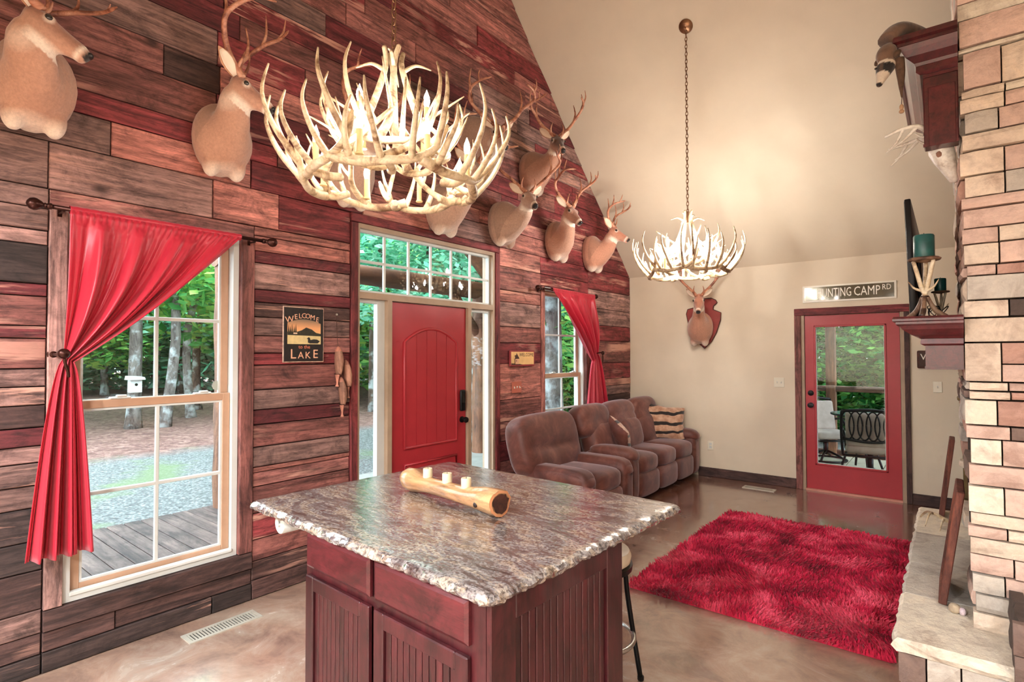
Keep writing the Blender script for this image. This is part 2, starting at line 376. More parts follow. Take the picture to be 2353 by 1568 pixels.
# ---- double-hung windows in the plank wall
def window(name, W, label, zm, split=.5):
    y0, y1, z0, z1 = W; t = thing(name, label, 'window', ((X0-.08), (y0+y1)/2, z0), None, 'structure')
    xf, xb = X0-.02, X0-.15
    fr = MB()
    fr.frame(xb, xf, y0, y1, z0, z1, .034, .034, .026, .034)
    fr.build('window_frame', MT['white'], t)
    MB().rbox((X0-.05, y0+.03, z0+.028), (X0-.01, y1-.03, z0+.05), .006).build('window_sill', MT['white'], t)
    for nm, a, b, x in (('upper_sash', zm-.025, z1-.035, X0-.10), ('lower_sash', z0+.03, zm+.03, X0-.068)):
        s = MB(); w = .045; ya, yb = y0+.035, y1-.035
        s.frame(x-.016, x+.016, ya, yb, a, b, w, w, w, w, .003)
        so = s.build(nm, MT['tan'], t)
        bd = MB(); g0, g1, h0, h1 = ya+w, yb-w, a+w, b-w
        bd.frame(x-.006, x+.010, g0, g1, h0, h1, .012, .012, .012, .012)
        bd.build('glazing_bead', MT['white'], so)
        ym = (g0+g1)/2; hm = lerp(h0, h1, split)
        MB().rbox((x-.008, ym-.011, h0), (x+.009, ym+.011, h1), .004, 1).build('muntin', MT['white'], so)
        MB().rbox((x-.008, g0, hm-.011), (x+.0085, g1, hm+.011), .004, 1).build('muntin', MT['white'], so)
        for pa, pb in ((g0, ym), (ym, g1)):
            for pc, pd in ((h0, hm), (hm, h1)): MB().box((x-.004, pa, pc), (x-.001, pb, pd)).build('pane', MT['glass'], so)
        if nm == 'lower_sash':
            for yy in (lerp(ya, yb, .27), lerp(ya, yb, .8)):
                MB().rbox((x-.012, yy-.05, b), (x+.02, yy+.05, b+.012), .004, 1).rbox((x, yy-.02, b+.01), (x+.025, yy+.03, b+.022), .004, 1).build('sash_lock', MT['white'], so)
    return t
window('window_1', W1, 'tall double-hung window beside the welcome to the lake sign', 1.322)
window('window_2', W3, 'double-hung window above the brown sofa', 1.333)
# ---- entry unit: transom, sidelights, red door leaf
t = thing('door_1', 'red arched-panel front door with glass sidelights and gridded transom', 'door', (X0-.08, 3.35, 0), None, 'structure')
xf, xb = X0+.0, X0-.14; y0, y1 = DR[0], DR[1]
LF = (2.89, 3.80)
j = MB()
for a, b in (((xb, y0, 0), (xf, y0+.02, 2.62)), ((xb, y1-.03, 0), (xf, y1, 2.62)), ((xb, y0+.02, 2.585), (xf, y1-.03, 2.62)), ((xb, y0+.02, 2.035), (xf, y1-.03, 2.085)), ((xb, LF[0]-.045, .018), (xf, LF[0], 2.035)), ((xb, LF[1], .018), (xf, LF[1]+.045, 2.035)), ((xb, y0+.02, 0), (xf, y1-.03, .018))): j.box(a, b)
j.build('door_frame', MT['jamb'], t)
x = X0-.06
tr = MB()
tr.frame(x-.02, x+.02, y0+.02, y1-.03, 2.085, 2.585, .02, .02, .02, .02)
tr = tr.build('transom_sash', MT['white'], t)
ty0, ty1 = y0+.04, y1-.05
for k in range(1, 6): MB().rbox((x-.01, lerp(ty0, ty1, k/6)-.011, 2.105), (x+.012, lerp(ty0, ty1, k/6)+.011, 2.565), .004, 1).build('muntin', MT['white'], tr)
MB().rbox((x-.01, ty0, 2.325), (x+.0115, ty1, 2.347), .004, 1).build('muntin', MT['white'], tr)
for k in range(6):
    for a, b in ((2.105, 2.336), (2.336, 2.565)): MB().box((x-.004, lerp(ty0, ty1, k/6), a), (x-.001, lerp(ty0, ty1, (k+1)/6), b)).build('pane', MT['glass'], tr)
for a, b, wl_, wr in ((y0+.02, LF[0]-.045, .012, .075), (LF[1]+.045, y1-.03, .03, .03)):
    s = MB()
    s.frame(x-.03, x+.02, a, b, .02, 2.035, wl_, wr, .12, .03, .002)
    so = s.build('sidelight_sash', MT['white'], t)
    MB().box((x-.012, a+wl_, .14), (x-.008, b-wr, 2.005)).build('pane', MT['glass'], so)
lx = X0-.03
leaf = MB().rbox((lx-.045, LF[0]+.004, .02), (lx, LF[1]-.004, 2.03), .004, 1).build('door_leaf', MT['red_door'], t)
pa, pb, pz, pt, ar = LF[0]+.155, LF[1]-.135, .80, 1.70, .12
arch = [(pa, pz)]+[(pb, pz)]+[(lerp(pb, pa, i/14), pt+ar*(1-(2*i/14-1)**2)) for i in range(15)]
def outline(pts, r, x, nm, mat, par):
    P = [Vector((x, p[0], p[1])) for p in pts]; P = P+[P[0], P[1]]
    return MB().tube(P, r, 8, False, 1.0).build(nm, mat, par, True)
outline(arch, .014, lx+.001, 'panel_moulding', MT['red_door'], leaf)
for k in range(5):
    a, b = lerp(pa+.012, pb-.012, k/5)+.002, lerp(pa+.012, pb-.012, (k+1)/5)-.002
    za, zb = [pt+ar*(1-(2*(v-pa)/(pb-pa)-1)**2)-.012 for v in (a, b)]; zm = pt+ar*(1-(2*((a+b)/2-pa)/(pb-pa)-1)**2)-.012
    o = [(a, pz+.012), (b, pz+.012), (b, zb), ((a+b)/2, zm), (a, za)]
    MB().prism(None, [(lx-.002, *p) for p in o], [(lx+.004, *p) for p in o]).build('panel_plank', MT['red_door'], leaf)
outline([(pa, .22), (pb, .22), (pb, .66), (pa, .66)], .013, lx+.001, 'panel_moulding', MT['red_door'], leaf)
MB().rbox((lx-.002, pa+.06, .28), (lx+.008, pb-.06, .60), .006).build('lower_panel', MT['red_door'], leaf)
for z in (.25, 1.0, 1.78): MB().rbox((lx-.004, LF[0]-.008, z-.05), (lx+.008, LF[0]+.010, z+.05), .003, 1).build('hinge', MT['screw'], leaf)
kp = MB().rbox((lx, LF[1]-.095, 1.06), (lx+.028, LF[1]-.03, 1.26), .02, 3).build('keypad_lock', MT['black'], leaf, True, 40)
MB().rbox((lx+.027, LF[1]-.085, 1.14), (lx+.031, LF[1]-.04, 1.24), .002, 1).build('keypad', plain('dark_glass', sr(12, 12, 14), .1), kp)
K = Matrix.Translation((lx, LF[1]-.06, .98)) @ Matrix.Rotation(PI/2, 4, 'Y')
MB().lathe([(.03, 0), (.03, .008), (.012, .012), (.012, .035), (.026, .042), (.029, .055), (.024, .068), (.001, .072)], n=18, M=K).build('door_knob', MT['black'], leaf, True, 50)
# ---- back door with one long pane
t = thing('door_2', 'red back door with full glass pane opening to the porch', 'door', (-.87, Y1, 0), None, 'structure')
j = MB()
for a, b in (((BD[0], Y1+.0, 0), (-1.333, Y1+.14, 2.075)), ((-.41, Y1, 0), (BD[1], Y1+.14, 2.075)), ((-1.333, Y1, 2.04), (-.41, Y1+.14, 2.075))): j.box(a, b)
j.build('door_frame', MT['jamb'], t)
MB().box((-1.333, Y1-.01, 0), (-.41, Y1+.14, .02)).build('threshold', plain('threshold', sr(214, 150, 132), .5), t)
y = Y1+.02; dl = MB(); gx0, gx1, gz0, gz1 = -1.216, -.553, .318, 1.9
for a, b in (((-1.329, y, .022), (gx0, y+.045, 2.036)), ((gx1, y, .022), (-.414, y+.045, 2.036)), ((gx0, y, gz1), (gx1, y+.045, 2.036)), ((gx0, y, .022), (gx1, y+.045, gz0))): dl.box(a, b)
leaf = dl.build('door_leaf', MT['red_door'], t)
md = MB()
for a, b in (((gx0-.02, y-.008, gz0-.02), (gx0, y, gz1+.02)), ((gx1, y-.008, gz0-.02), (gx1+.02, y, gz1+.02)), ((gx0-.02, y-.008, gz1), (gx1+.02, y, gz1+.02)), ((gx0-.02, y-.008, gz0-.02), (gx1+.02, y, gz0))): md.rbox(a, b, .004, 1)
md.build('glass_moulding', MT['red_door'], leaf)
MB().box((gx0, y+.02, gz0), (gx1, y+.024, gz1)).build('pane', MT['glass'], leaf)
for a, b in (((gx0, y+.004, gz0), (gx0+.005, y+.02, gz1)), ((gx1-.005, y+.004, gz0), (gx1, y+.02, gz1)), ((gx0, y+.004, gz0), (gx1, y+.02, gz0+.005))): MB().box(a, b).build('glazing_bead', MT['white'], leaf)
for z, nm in ((1.13, 'deadbolt'), (.99, 'door_knob')):
    K = Matrix.Translation((-1.275, y, z)) @ Matrix.Rotation(PI/2, 4, 'X')
    pr = [(.032, 0), (.032, .008), (.02, .014), (.001, .016)] if nm == 'deadbolt' else [(.03, 0), (.03, .008), (.012, .012), (.012, .035), (.026, .042), (.029, .055), (.024, .068), (.001, .072)]
    MB().lathe(pr, n=18, M=K).build(nm, MT['black'], leaf, True, 50)
# back casing boards: one trim of five boards
tb = thing('trim_1', 'dark stained rough timber casing round the back door', 'trim', (-.87, Y1, 0), None, 'structure')
def bboard(x0, x1, z0, z1, c, mat, nm='casing_board'):
    o = MB().rbox((x0+.001, Y1-.02-rp.uniform(0, .003), z0+.001), (x1-.001, Y1-.0, z1-.001), .003, 1).build(nm, MT[mat], tb); k = sr(*PAL[c]); o.color = k; return o
bboard(-1.435, BD[0]+.01, .0, 2.04, 'b', 'casing_v'); bboard(BD[1]-.01, -.326, .0, 2.04, 'd', 'casing_v'); bboard(-1.435, -.326, 2.04, 2.122, 'r', 'casing_x')
for a, b, nm in ((-2.6, -1.436, 'baseboard_back'), (-.325, .6, 'baseboard_back')):
    o = MB().rbox((a, Y1-.018, .0), (b, Y1, .115), .004, 1).build(nm, MT['casing_x']); o['kind'] = 'structure'; o.color = sr(*PAL['d'])
# ---- fill lights, added out of view to brighten the room
mt_fill = emit('fill_lens', (.93, .97, 1, 1), 6.0)
for i, (x, y) in enumerate(FILL_SPOTS):
    t = thing('fill_light', 'round fill light added in the unseen kitchen ceiling', 'ceiling light', (x, y, ZC), 'added kitchen fill lights')
    MB().lathe([(.095, -.006), (.095, 0), (.07, 0), (.07, -.006)], (x, y, ZC), 24).build('trim_ring', MT['white'], t, True, 30)
    MB().lathe([(.07, -.003), (.07, 0), (.001, 0)], (x, y, ZC), 24).build('lens', mt_fill, t)
    ld = bpy.data.lights.new('fill_lamp', 'AREA'); ld.shape = 'DISK'; ld.size = .14; ld.energy = FILL_W; ld.color = (.93, .97, 1)
    lo = bpy.data.objects.new('lamp', ld); COL.objects.link(lo); lo.matrix_basis = Matrix.Translation((x, y, ZC-.012)); setp(lo, t)
# ---- floor registers and wall plates
def register(name, x0, x1, y0, y1, label, along):
    t = thing(name, label, 'floor vent', ((x0+x1)/2, (y0+y1)/2, 0), None)
    mt = plain('vent_metal', sr(196, 190, 176), .4, .3); e = .022
    f = MB()
    for a, b in (((x0, y0, 0), (x1, y0+e, .006)), ((x0, y1-e, 0), (x1, y1, .006)), ((x0, y0+e, 0), (x0+e, y1-e, .006)), ((x1-e, y0+e, 0), (x1, y1-e, .006))): f.box(a, b)
    f.build('vent_frame', mt, t); MB().box((x0+e, y0+e, .0004), (x1-e, y1-e, .001)).build('vent_well', MT['black'], t)
    n = 22
    for k in range(n):
        if along == 'y': c = lerp(y0+e, y1-e, (k+.5)/n); MB().box((x0+e, c-.0045, .001), (x1-e, c+.0045, .005)).build('vent_slat', mt, t)
        else: c = lerp(x0+e, x1-e, (k+.5)/n); MB().box((c-.0045, y0+e, .001), (c+.0045, y1-e, .005)).build('vent_slat', mt, t)
register('floor_vent', -3.42, -3.29, 1.27, 1.68, 'pale metal floor vent below the tall tied-back curtain', 'y')
register('floor_vent', -1.95, -1.6, 6.81, 6.94, 'pale metal floor vent near the back door', 'x')
def wplate(name, ox, oz, w, h, label, kind, wall='back', mat='plate'):
    if wall == 'back': P = lambda u, v, d: (ox+u, Y1-d, oz+v)
    else: P = lambda u, v, d: (X0+.006+d, ox+u, oz+v)
    t = thing(name, label, name.replace('_', ' '), P(0, 0, 0))
    def bx(u0, u1, v0, v1, d0, d1, nm, m, r=.003):
        a, b = P(u0, v0, d0), P(u1, v1, d1); MB().rbox([min(p, q) for p, q in zip(a, b)], [max(p, q) for p, q in zip(a, b)], r, 1).build(nm, m, t)
    bx(-w/2, w/2, -h/2, h/2, 0, .006, 'cover_plate', MT[mat])
    if kind == 'outlet':
        for v in (-.02, .02): bx(-.016, .016, v-.014, v+.014, .006, .008, 'socket', MT['white'])
    else:
        n = kind
        for k in range(n):
            u = (k-(n-1)/2)*.046; bx(u-.005, u+.005, -.012, .012, .006, .009, 'toggle_slot', MT['white'], .001); bx(u-.004, u+.004, (.0 if k % 2 else -.01), (.01 if k % 2 else 0), .008, .02, 'toggle', MT['plate'], .002)
wplate('light_switch', -1.61, 1.245, .115, .115, 'ivory double light switch beside the back door', 2)
wplate('light_switch', -.1, 1.243, .075, .115, 'ivory single light switch between the back door and fireplace', 1)
wplate('wall_outlet', -2.44, .40, .075, .115, 'ivory wall outlet near the end of the sofa', 'outlet')
MT['copper_plate'] = plain('copper_plate', sr(196, 108, 88), .5)
wplate('light_switch', 4.53, 1.245, .165, .118, 'reddish wooden triple switch plate below the small welcome plaque', 3, 'left', 'copper_plate')
# ================================================================== ISLAND
MT['cherry'] = wood('cherry_cabinet', sr(94, 33, 38), sr(60, 20, 26), 'z', .38, False, 18, 1.6, .12, .25)
MT['cherry_x'] = wood('cherry_cabinet_x', sr(104, 36, 41), sr(74, 24, 30), 'x', .38, False, 18, 1.6, .12, .25)
ix0, ix1, iy0, iy1, it = -2.085, -1.04, 1.2, 1.94, .884
isl = thing('kitchen_island', 'dark cherry red kitchen island cabinet with beadboard doors and drawers', 'cabinet', ((ix0+ix1)/2, (iy0+iy1)/2, 0))
MB().box((ix0, iy0+.02, .09), (ix1-.02, iy1, it)).build('cabinet_body', MT['cherry'], isl)
MB().box((ix0+.03, iy0+.07, 0), (ix1-.05, iy1-.05, .09)).build('toe_kick', MT['cherry_x'], isl)
ff = MB()
for a, b in (((ix0, iy0, .09), (ix0+.03, iy0+.02, it)), ((-1.615, iy0, .12), (-1.585, iy0+.02, .70)), ((-1.615, iy0, .735), (-1.585, iy0+.02, .872)), ((-1.125, iy0, .09), (ix1-.0205, iy0+.02, it)), ((ix0+.03, iy0, .872), (-1.125, iy0+.02, it)), ((ix0+.03, iy0, .70), (-1.125, iy0+.02, .735)), ((ix0+.03, iy0, .09), (-1.125, iy0+.02, .12))): ff.box(a, b)
ff.build('face_frame', MT['cherry'], isl)
def bevel_slab(x0, x1, z0, z1, y, nm, par, mat):
    e = .012; o = [(x0, z0), (x1, z0), (x1, z1), (x0, z1)]; i = [(x0+e, z0+e), (x1-e, z0+e), (x1-e, z1-e), (x0+e, z1-e)]
    vs = [(p[0], y, p[1]) for p in o]+[(p[0], y-.012, p[1]) for p in o]+[(p[0], y-.02, p[1]) for p in i]
    fs = [(0, 1, 2, 3)]+[(k, (k+1) % 4, 4+(k+1) % 4, 4+k) for k in range(4)]+[(4+k, 4+(k+1) % 4, 8+(k+1) % 4, 8+k) for k in range(4)]+[(8, 9, 10, 11)]
    return MB().add(vs, fs).build(nm, mat, par)
for a, b in ((-2.06, -1.62), (-1.59, -1.12)):
    bevel_slab(a, b, .737, .872, iy0, 'drawer', isl, MT['cherry_x'])
    d = MB(); z0, z1, st = .1, .705, .055
    for p, q in (((a, iy0-.02, z0), (a+st, iy0, z1)), ((b-st, iy0-.02, z0), (b, iy0, z1)), ((a+st, iy0-.02, z1-st), (b-st, iy0, z1)), ((a+st, iy0-.02, z0), (b-st, iy0, z0+st))): d.rbox(p, q, .004, 1)
    do = d.build('door', MT['cherry'], isl); n = 11
    for k in range(n):
        u0, u1 = lerp(a+st, b-st, k/n)+.0022, lerp(a+st, b-st, (k+1)/n)-.0022
        MB().rbox((u0, iy0-.009, z0+st), (u1, iy0-.001, z1-st), .003, 1).build('beadboard', MT['cherry'], do)
# side panel with beadboard, facing the fireplace
sd = MB(); st = .075; xs = ix1-.02
for p, q in (((xs, iy0-.001, .0), (ix1, iy0+.11, it)), ((xs, iy1-.11, .0), (ix1, iy1, it)), ((xs, iy0+.11, it-.085), (ix1, iy1-.11, it)), ((xs, iy0+.11, 0), (ix1, iy1-.11, .1))): sd.rbox(p, q, .003, 1)
so = sd.build('side_panel', MT['cherry'], isl); n = 14
for k in range(n):
    u0, u1 = lerp(iy0+.11, iy1-.11, k/n)+.002, lerp(iy0+.11, iy1-.11, (k+1)/n)-.002
    MB().rbox((xs-.002, u0, .1), (xs+.008, u1, it-.085), .003, 1).build('beadboard', MT['cherry'], so)
# a second, plain side and the back toward the stools
MB().rbox((ix0-.012, iy0+.02, .09), (ix0, iy1, it), .003, 1).build('end_panel', MT['cherry'], isl)

def granite():
    m, nt, b = newmat('leathered_granite'); v = coord(nt)
    rt = N(nt, 'ShaderNodeMapping'); rt.inputs['Rotation'].default_value = (0, 0, .5); rt.inputs['Scale'].default_value = (1, 2.4, 1); nt.links.new(v, rt.inputs[0]); v2 = rt.outputs[0]
    n1 = noisen(nt, v2, 2.6, 8, .72, 1.8); n2 = noisen(nt, v2, 9, 8, .74, 1.2); n3 = noisen(nt, v, 90, 3, .6)
    a = ramp(nt, n1, [(.34, sr(34, 26, 26)), (.44, sr(92, 64, 56)), (.5, sr(126, 122, 126)), (.56, sr(200, 176, 148)), (.66, sr(84, 60, 52))])
    c = ramp(nt, n2, [(.34, sr(36, 26, 28)), (.44, sr(100, 86, 84)), (.54, sr(188, 186, 184)), (.66, sr(136, 126, 126))])
    c = mixc(nt, .45, a, c); c = mixc(nt, .8, c, ramp(nt, n3, [(.38, (.22, .2, .2)), (.5, (1, 1, 1)), (.66, (1.25, 1.25, 1.2))]), 'MULTIPLY')
    nt.links.new(c, b.inputs['Base Color']); b.inputs['Roughness'].default_value = .22; b.inputs['Specular IOR Level'].default_value = .8; b.inputs['Coat Weight'].default_value = 1.0; b.inputs['Coat IOR'].default_value = 1.8; b.inputs['Coat Roughness'].default_value = .16
    bump(nt, b, noisen(nt, v2, 26, 4, .6, .6), .22, .006); nt.links.new(b.inputs['Normal'].links[0].from_socket, b.inputs['Coat Normal']); return m
MT['granite'] = granite()
def counter():
    rn = random.Random(3); x0, x1, y0, y1, r = -2.53, -1.005, 1.158, 2.395, .035
    pts = []
    for cx, cy, a0 in ((x1-r, y0+r, -90), (x1-r, y1-r, 0), (x0+r, y1-r, 90), (x0+r, y0+r, 180)):
        for k in range(7): a = math.radians(a0+15*k); pts.append(Vector((cx+r*math.cos(a), cy+r*math.sin(a), 0)))
    P = []
    for i, p in enumerate(pts):
        q = pts[(i+1) % len(pts)]; n = max(1, int((q-p).length/.016))
        for k in range(n): P.append(p.lerp(q, k/n))
    c = Vector((lerp(x0, x1, .5), lerp(y0, y1, .5), 0)); R = []
    for z, ins, am in ((.924, .045, 0), (.924, .014, .001), (.919, .002, .005), (.908, -.006, .008), (.896, -.002, .008), (.886, .008, .006), (.885, .05, 0)):
        fx_ = lambda p: (1 if p.x > x1-.05 else (-1 if p.x < x0+.05 else 0)); fy_ = lambda p: (1 if p.y > y1-.05 else (-1 if p.y < y0+.05 else 0))
        if z == .924 and not am: R.append([Vector((min(max(p.x, x0+ins), x1-ins), min(max(p.y, y0+ins), y1-ins), z)) for p in P]); continue
        R.append([Vector((p.x-fx_(p)*(ins+rn.uniform(-am, am)), p.y-fy_(p)*(ins+rn.uniform(-am, am)), z+(rn.uniform(-.002, .002) if am else 0)*(z < .92))) for p in P])
    return MB().rings(R)
ctop = tag(counter().build('countertop', MT['granite'], None, True, 22), 'brown and cream granite countertop with chiselled edge on the island', 'countertop')
# paper towel roll under the overhang
t = thing('paper_towel_roll', 'white paper towel roll mounted under the island countertop overhang', 'paper towel', (-2.42, 1.48, .838))
Ky = Matrix.Translation((-2.41, 1.24, .822)) @ Matrix.Rotation(-PI/2, 4, 'X')
MB().lathe([(.015, 0), (.043, 0), (.045, .003), (.045, .255), (.043, .258), (.015, .258)], n=28, M=Ky).build('roll', MT['white'], t, True, 40)
MB().lathe([(.008, -.015), (.008, .275)], n=10, M=Ky).build('rod', MT['white'], t)
for yy in (1.2255, 1.5055): MB().rbox((-2.42, yy, .812), (-2.40, yy+.008, .8845), .003, 1).build('bracket', MT['white'], t)
# the island stands a little askew to the room
PV = Matrix.Translation((-1.04, 1.157, 0)) @ Matrix.Rotation(math.radians(-2.6), 4, 'Z') @ Matrix.Translation((1.04, -1.157, 0))
for o in (isl, ctop, t): o.matrix_basis = PV @ o.matrix_basis

# ---- hollowed log candle holder
MT['log'] = wood('varnished_log', sr(240, 192, 140), sr(200, 136, 88), 'x', .3, False, 10, 1.2, .25, .5)
MT['log_in'] = wood('hollow_wood', sr(104, 56, 40), sr(58, 28, 22), 'x', .6, False, 14, 1, .6)
A, B = Vector((-2.125, 1.815, 0)), Vector((-1.452, 1.735, 0)); zt = .924
t = thing('log_candle_holder', 'hollow varnished log candle holder lying on the granite countertop', 'candle holder', ((A.x+B.x)/2, 1.775, zt))
rn = random.Random(8); ax = (B-A).normalized(); sd_ = Vector((-ax.y, ax.x, 0)); R = []; n = 22
prof = [(0, .03), (.015, .05), (.05, .06), (.12, .062), (.2, .052), (.3, .046), (.5, .047), (.7, .052), (.85, .058), (.95, .062), (1.0, .060)]
ph = [rn.uniform(.95, 1.05) for _ in range(n)]
for u, r in prof:
    c = A.lerp(B, u); row = []
    for q in range(n):
        a = q*2*PI/n; rr = r*ph[q]*(1+.05*math.sin(3*a+u*6)); up = math.sin(a)
        h = rr*up*.92
        if up > 0: h *= (.62 if .16 < u < .8 else 1.0)+(.25*abs(math.sin(u*17)) if .16 < u < .8 else 0)*.4
        row.append(c+sd_*(rr*math.cos(a))+Vector((0, 0, zt+.052+h)))
    R.append(row)
zmin = min(p.z for r in R for p in r); R = [[p-Vector((0, 0, zmin-zt-.001)) for p in r] for r in R]
MB().rings(R, True).build('log', MT['log'], t, True, 60)
e = R[-1]; ce = sum(e, Vector())/n
MB().rings([[ce+(p-ce)*.99+ax*.001 for p in e], [ce+(p-ce)*.80+ax*.003 for p in e]], False).build('cut_rim', plain('pale_cut_wood', sr(222, 150, 104), .5), t)
hol = [ce+(p-ce)*(.80*rn.uniform(.86, 1.0))+ax*.0035 for p in e]
MB().rings([hol, [ce+(p-ce)*.6-ax*.0+ax*.0036 for p in e]], True).build('hollow', MT['log_in'], t)
kn = ce-ax*.09-sd_*.0575+Vector((0, 0, -.012))
MB().cush(kn, (.011, .006, .012), 2, 3).build('knot', plain('dark_knot', sr(40, 22, 18), .5), t, True)
MB().tube(crom([A.lerp(B, .08)+sd_*-.048+Vector((0, 0, zt+.072)), A.lerp(B, .13)+sd_*-.05+Vector((0, 0, zt+.078)), A.lerp(B, .17)+sd_*-.045+Vector((0, 0, zt+.07))]), [.004]*13, 6).build('crack', MT['log_in'], t)
mw = plain('cream_wax', sr(244, 226, 190), .45, var=.02)
for i, (u, lb) in enumerate(((.26, 'at the whittled end of the log'), (.48, 'in the middle of the log'), (.68, 'beside the dark hollow end of the log'))):
    c = A.lerp(B, u); zt2 = zt+.076
    cn = thing('votive_candle', 'short cream votive candle set '+lb, 'candle', (c.x, c.y, zt2), 'votive candles in the log')
    MB().lathe([(.02, 0), (.0225, .004), (.0225, .05), (.021, .054), (.012, .053), (.004, .05), (.001, .05)], (c.x, c.y, zt2), 22).build('wax', mw, cn, True, 40)
    MB().tube([(c.x, c.y, zt2+.049), (c.x+.001, c.y, zt2+.058)], .0012, 5).build('wick', MT['black'], cn)

# ---- bar stool
sc = Vector((-1.365, 2.35, 0)); sh = .66
t = thing('bar_stool', 'round cream-topped bar stool with black metal legs beside the island', 'stool', tuple(sc))
MB().lathe([(.02, sh-.075), (.15, sh-.075), (.17, sh-.06), (.175, sh-.03), (.165, sh-.008), (.12, sh), (.001, sh+.002)], sc, 32).build('seat', plain('cream_seat', sr(222, 204, 178), .45, var=.05), t, True, 50)
MB().lathe([(.16, sh-.095), (.178, sh-.095), (.18, sh-.07), (.16, sh-.07)], sc, 32).build('seat_ring', MT['black'], t, True, 40)
for k in range(4):
    a = PI/4+k*PI/2; d = Vector((math.cos(a), math.sin(a), 0))
    MB().tube(crom([sc+d*.15+Vector((0, 0, sh-.085)), sc+d*.165+Vector((0, 0, .4)), sc+d*.225+Vector((0, 0, .012))]), .0125, 8).build('leg', MT['black'], t, True)
    f = sc+d*.226; MB().lathe([(.014, 0), (.016, .004), (.016, .02), (.012, .022)], (f.x, f.y, 0), 12).build('foot_cap', MT['black'], t)
MB().tube([sc+Vector((.185*math.cos(q*PI/20), .185*math.sin(q*PI/20), .235)) for q in range(41)], .011, 8, False).build('foot_ring', MT['screw'], t, True)

# ================================================================== RUG
def rug_mat():
    m, nt, b = newmat('shag_pile'); v = coord(nt); n = noisen(nt, v, 3.2, 5, .6, .6); n2 = noisen(nt, v, 120, 2)
    c = ramp(nt, n, [(.34, sr(150, 12, 44)), (.5, sr(222, 40, 78)), (.62, sr(250, 92, 120))])
    c = mixc(nt, .5, c, ramp(nt, n2, [(.3, (.55, .5, .5)), (.7, (1.25, 1.2, 1.2))]), 'MULTIPLY')
    nt.links.new(c, b.inputs['Base Color']); b.inputs['Roughness'].default_value = .8; b.inputs['Sheen Weight'].default_value = .15; b.inputs['Specular IOR Level'].default_value = .2; return m
MT['rug'] = rug_mat()
rx0, rx1, ry0, ry1 = -1.75, -.235, 3.42, 5.65
t = thing('shag_rug', 'crimson red shag rug on the stained floor beside the hearth', 'rug', ((rx0+rx1)/2, (ry0+ry1)/2, 0))
MB().rbox((rx0+.02, ry0+.02, 0), (rx1-.02, ry1-.02, .012), .004, 1).build('rug_backing', MT['rug'], t)
rn = random.Random(21); pile = MB(); vs, fs = [], []
nx, ny = 120, 178
for i in range(nx):
    for j in range(ny):
        bx = lerp(rx0+.004, rx1-.004, (i+rn.random())/nx); by = lerp(ry0+.004, ry1-.004, (j+rn.random())/ny)
        fl = noise.noise(Vector((bx*2.3, by*2.3, 1.7))); fl2 = noise.noise(Vector((bx*2.3+9, by*2.3, 7.1)))
        h = .034*rn.uniform(.7, 1.25)*(1+.35*noise.noise(Vector((bx*5, by*5, 3))))
        lx, ly = (fl*.05+rn.uniform(-.018, .018)), (fl2*.05+rn.uniform(-.018, .018))
        a = rn.uniform(0, PI); w = .0065; dx, dy = math.cos(a)*w, math.sin(a)*w; n = len(vs)
        vs += [(bx-dx, by-dy, .010), (bx+dx, by+dy, .010), (bx+lx*.45+dx*.9, by+ly*.45+dy*.9, .010+h*.65), (bx+lx*.45-dx*.9, by+ly*.45-dy*.9, .010+h*.65), (bx+lx, by+ly, .010+h)]
        fs += [(n, n+1, n+2, n+3), (n+3, n+2, n+4)]
me = bpy.data.meshes.new('pile'); me.from_pydata(vs, [], fs); me.materials.append(MT['rug']); po = link('pile', me, t); po['kind'] = 'stuff'

# ================================================================== SOFA AND RECLINER
def suede():
    m, nt, b = newmat('brown_microfibre'); v = coord(nt); n = noisen(nt, v, 5, 5, .65, .5); n2 = noisen(nt, v, 220, 2)
    nt.links.new(ramp(nt, n, [(.3, sr(78, 42, 36)), (.52, sr(110, 62, 52)), (.72, sr(142, 90, 76))]), b.inputs['Base Color'])
    b.inputs['Roughness'].default_value = .55; b.inputs['Sheen Weight'].default_value = .5; b.inputs['Sheen Roughness'].default_value = .4; b.inputs['Sheen Tint'].default_value = (.9, .8, .85, 1)
    bump(nt, b, n2, .12, .003); return m
MT['suede'] = suede()
def tuft(amp=.22):
    def f(q):
        k = 1-amp*math.exp(-(q.z/.16)**2)*(1 if q.x > 0 else .2)-amp*.5*math.exp(-((q.y/.1)**2))*math.exp(-((q.z+.3)/.5)**2)*(1 if q.x > 0 else 0)
        return Vector((q.x*k, q.y, q.z))
    return f
def wrinkle(c, amp, sc):
    return amp*noise.noise(Vector(c)*sc)
